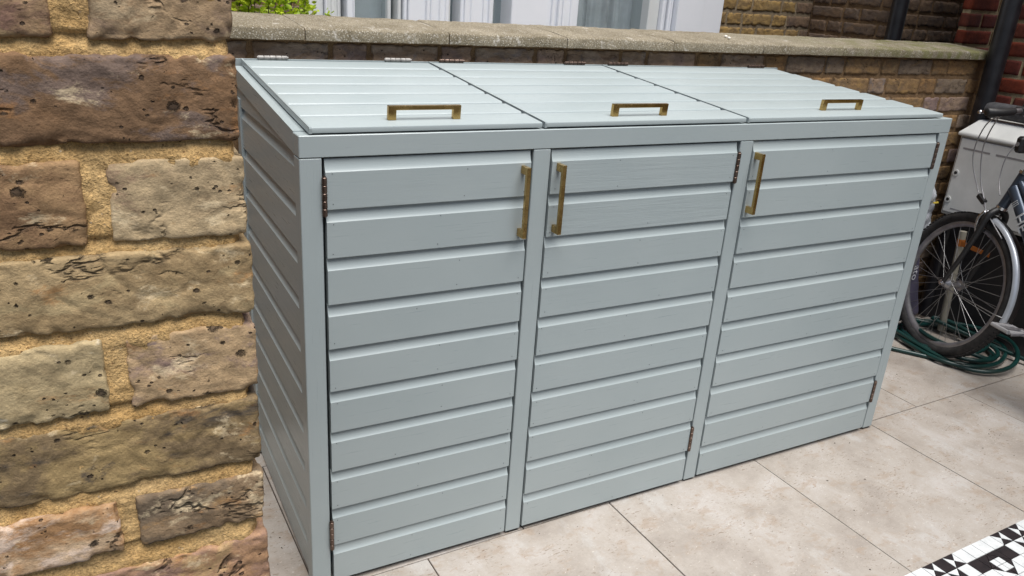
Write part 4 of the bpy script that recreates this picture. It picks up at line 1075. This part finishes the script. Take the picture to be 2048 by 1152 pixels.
# cranks and pedals
for s_, ang in ((-1, 12), (1, 192)):
    pe = (BBp[0] + .170 * math.cos(R_(ang)), BBp[1] + .170 * math.sin(R_(ang)))
    ck = MB().tube([B(*BBp, .045 * s_), B(pe[0], pe[1], .060 * s_)], [.015, .011], 10).build('crank', 'alloy', bike, True)
    ca, cb, cc = pe[0], pe[1], .115 * s_
    def pb(a, b, c): return B(ca + a, cb + b, cc + c)
    pm = MB()
    for a in (-.042, .042): pm.tube([pb(a, 0, -.048), pb(a, 0, .048)], .0075, 8)
    for c in (-.048, .048): pm.tube([pb(-.042, 0, c), pb(.042, 0, c)], .0085, 8)
    for a in (-.020, .020): pm.tube([pb(a, .0, -.046), pb(a, .0, .046)], .0035, 6)
    ped = pm.build('pedal', 'cable', bike, 40)
    MB().tube([pb(0, 0, -.060 * s_ - .0), pb(0, 0, .046 * s_)], [.011, .009], 12).build('pedal_body', 'alloy', ped, 40)
    for a in (-.051, .051): MB().box(-.0015, .0015, -.04, .04, -.005, .005, .001, mat=Matrix.Translation(pb(a, 0, 0)) @ Matrix.Rotation(-TH_ - math.pi / 2, 4, 'Z')).build('reflector_edge', 'alloy', ped)
MB().lathe([(.075, -.002), (.082, -.002), (.082, .002), (.075, .002)], lambda u, v, h: B(BBp[0] + u, BBp[1] + v, .048 + h), 48).build('chainring', 'alloy', bike)
MB().tube([B(-.80, .48), B(-.84, .64)], .0135, 12).build('seat_post', 'alloy', bike, 40)
sadp = MB.build(pillow(-.13, .13, -.075, .075, -.03, .03, 77, .006, 16), 'saddle', 'blk', None, True)
sm = Matrix.Identity(4)
for i in range(3): sm[i][0], sm[i][1], sm[i][2] = bf[i], -bs[i], bu[i]
sadp.data.transform(sm); sadp.location = B(-.83, .67); adopt(sadp, bike)

# ================================================================== PLANTS AND SMALL THINGS
def bush(name, c, rx, ry, z0, z1, nst, nl, label, seed, size=.012):
    rnd = random.Random(seed); t = empty(name, (c[0], c[1], 0)); tag(t, label, 'plant')
    sm_ = MB(); lf = MB()
    for k in range(nst):
        a = rnd.uniform(0, 6.28); q = math.sqrt(rnd.random())
        top = Vector((c[0] + rx * q * math.cos(a), c[1] + ry * q * math.sin(a), rnd.uniform(lerp(z0, z1, .35), z1)))
        bot = Vector((lerp(c[0], top.x, .35), lerp(c[1], top.y, .35), 0 if z0 > .4 else z0))
        mid = (top + bot) / 2 + Vector((rnd.uniform(-.03, .03), rnd.uniform(-.03, .03), 0))
        cv = curve([bot, mid, Vector((lerp(mid.x, top.x, .6), lerp(mid.y, top.y, .5), lerp(mid.z, top.z, .6))), top], 6)
        sm_.tube(cv, [lerp(.005, .0012, i / len(cv)) for i in range(len(cv))], 5)
        for j in range(nl):
            f = rnd.uniform(.0, 1) ** .7; zz = lerp(z0, top.z, f)
            base = min(cv, key=lambda p: abs(p.z - zz)) + Vector((rnd.gauss(0, .014), rnd.gauss(0, .014), rnd.gauss(0, .008)))
            d = Vector((rnd.gauss(0, 1), rnd.gauss(0, 1), rnd.uniform(-.2, 1.0))).normalized()
            sd2 = d.cross(Vector((rnd.gauss(0, 1), rnd.gauss(0, 1), rnd.gauss(0, 1)))).normalized(); nn = d.cross(sd2)
            L = size * rnd.uniform(.7, 1.5); w_ = L * .30
            P = [base, base + d * L * .35 + sd2 * w_ + nn * w_ * .4, base + d * L * .75 + sd2 * w_ * .8 + nn * w_ * .35, base + d * L, base + d * L * .75 - sd2 * w_ * .8 + nn * w_ * .35, base + d * L * .35 - sd2 * w_ + nn * w_ * .4, base + d * L * .5]
            lf.add(P, [(0, 1, 6), (1, 2, 6), (2, 3, 6), (3, 4, 6), (4, 5, 6), (5, 0, 6)])
    sm_.build('stem', 'twig', t, True); o = lf.build('foliage', 'leaf', t, True); o['kind'] = 'stuff'
bush('privet_bush', (.205, 1.17), .13, .09, 1.10, 1.50, 26, 80, 'bright yellow-green leafy bush showing above the left end of the coping', 5, .019)
bush('privet_sprig', (.345, 1.10), .035, .03, 1.20, 1.332, 7, 26, 'small green sprig peeping over the coping below the white window', 9, .014)
for q, (x, y, s_) in enumerate(((1.868, .858, .0062), (1.852, .822, .0066))):
    mb = rough_block(s_ * 2, s_ * 1.7, s_ * 1.5, .004, 210 + q, r=s_ * .7, amp=1, chip=0, crease=0)
    o = mb.build('pebble', 'pebble', None, True); o.location = (x, y, 1.304 + .09 * (y - .752) + s_ * .72)
    tag(o, ('white pebble on the coping, the one nearer the window', 'white pebble on the coping, the one nearer the coping front edge')[q], 'pebble', 'white pebbles on the coping')
# bits of dry leaf and grit on the paving
mb = MB(); rnd = random.Random(3)
for k in range(120):
    if k < 45: x, y = rnd.uniform(2.15, 3.3), rnd.uniform(-.5, .35)
    elif k < 100: x, y = rnd.uniform(-.25, -.02), rnd.uniform(-.05, .68)
    else: x, y = rnd.uniform(.2, 2.1), rnd.uniform(-.56, -.02)
    L = rnd.uniform(.0012, .0042) * (2.2 if rnd.random() < .06 else 1); w_ = L * rnd.uniform(.25, .7); a = rnd.uniform(0, 6.28); d = Vector((math.cos(a), math.sin(a), 0)); e = Vector((-d.y, d.x, 0))
    c = Vector((x, y, .0012)); up = Vector((0, 0, rnd.uniform(.0004, .002)))
    mb.add([c - d * L, c + e * w_ + up, c + d * L, c - e * w_ + up * .3, c + up * 2.0], [(0, 1, 4), (1, 2, 4), (2, 3, 4), (3, 0, 4), (0, 3, 2, 1)])
tag(mb.build('leaf_litter', 'litter'), 'tiny dark bits of dry leaf and grit scattered on the paving', 'litter', kind='stuff')
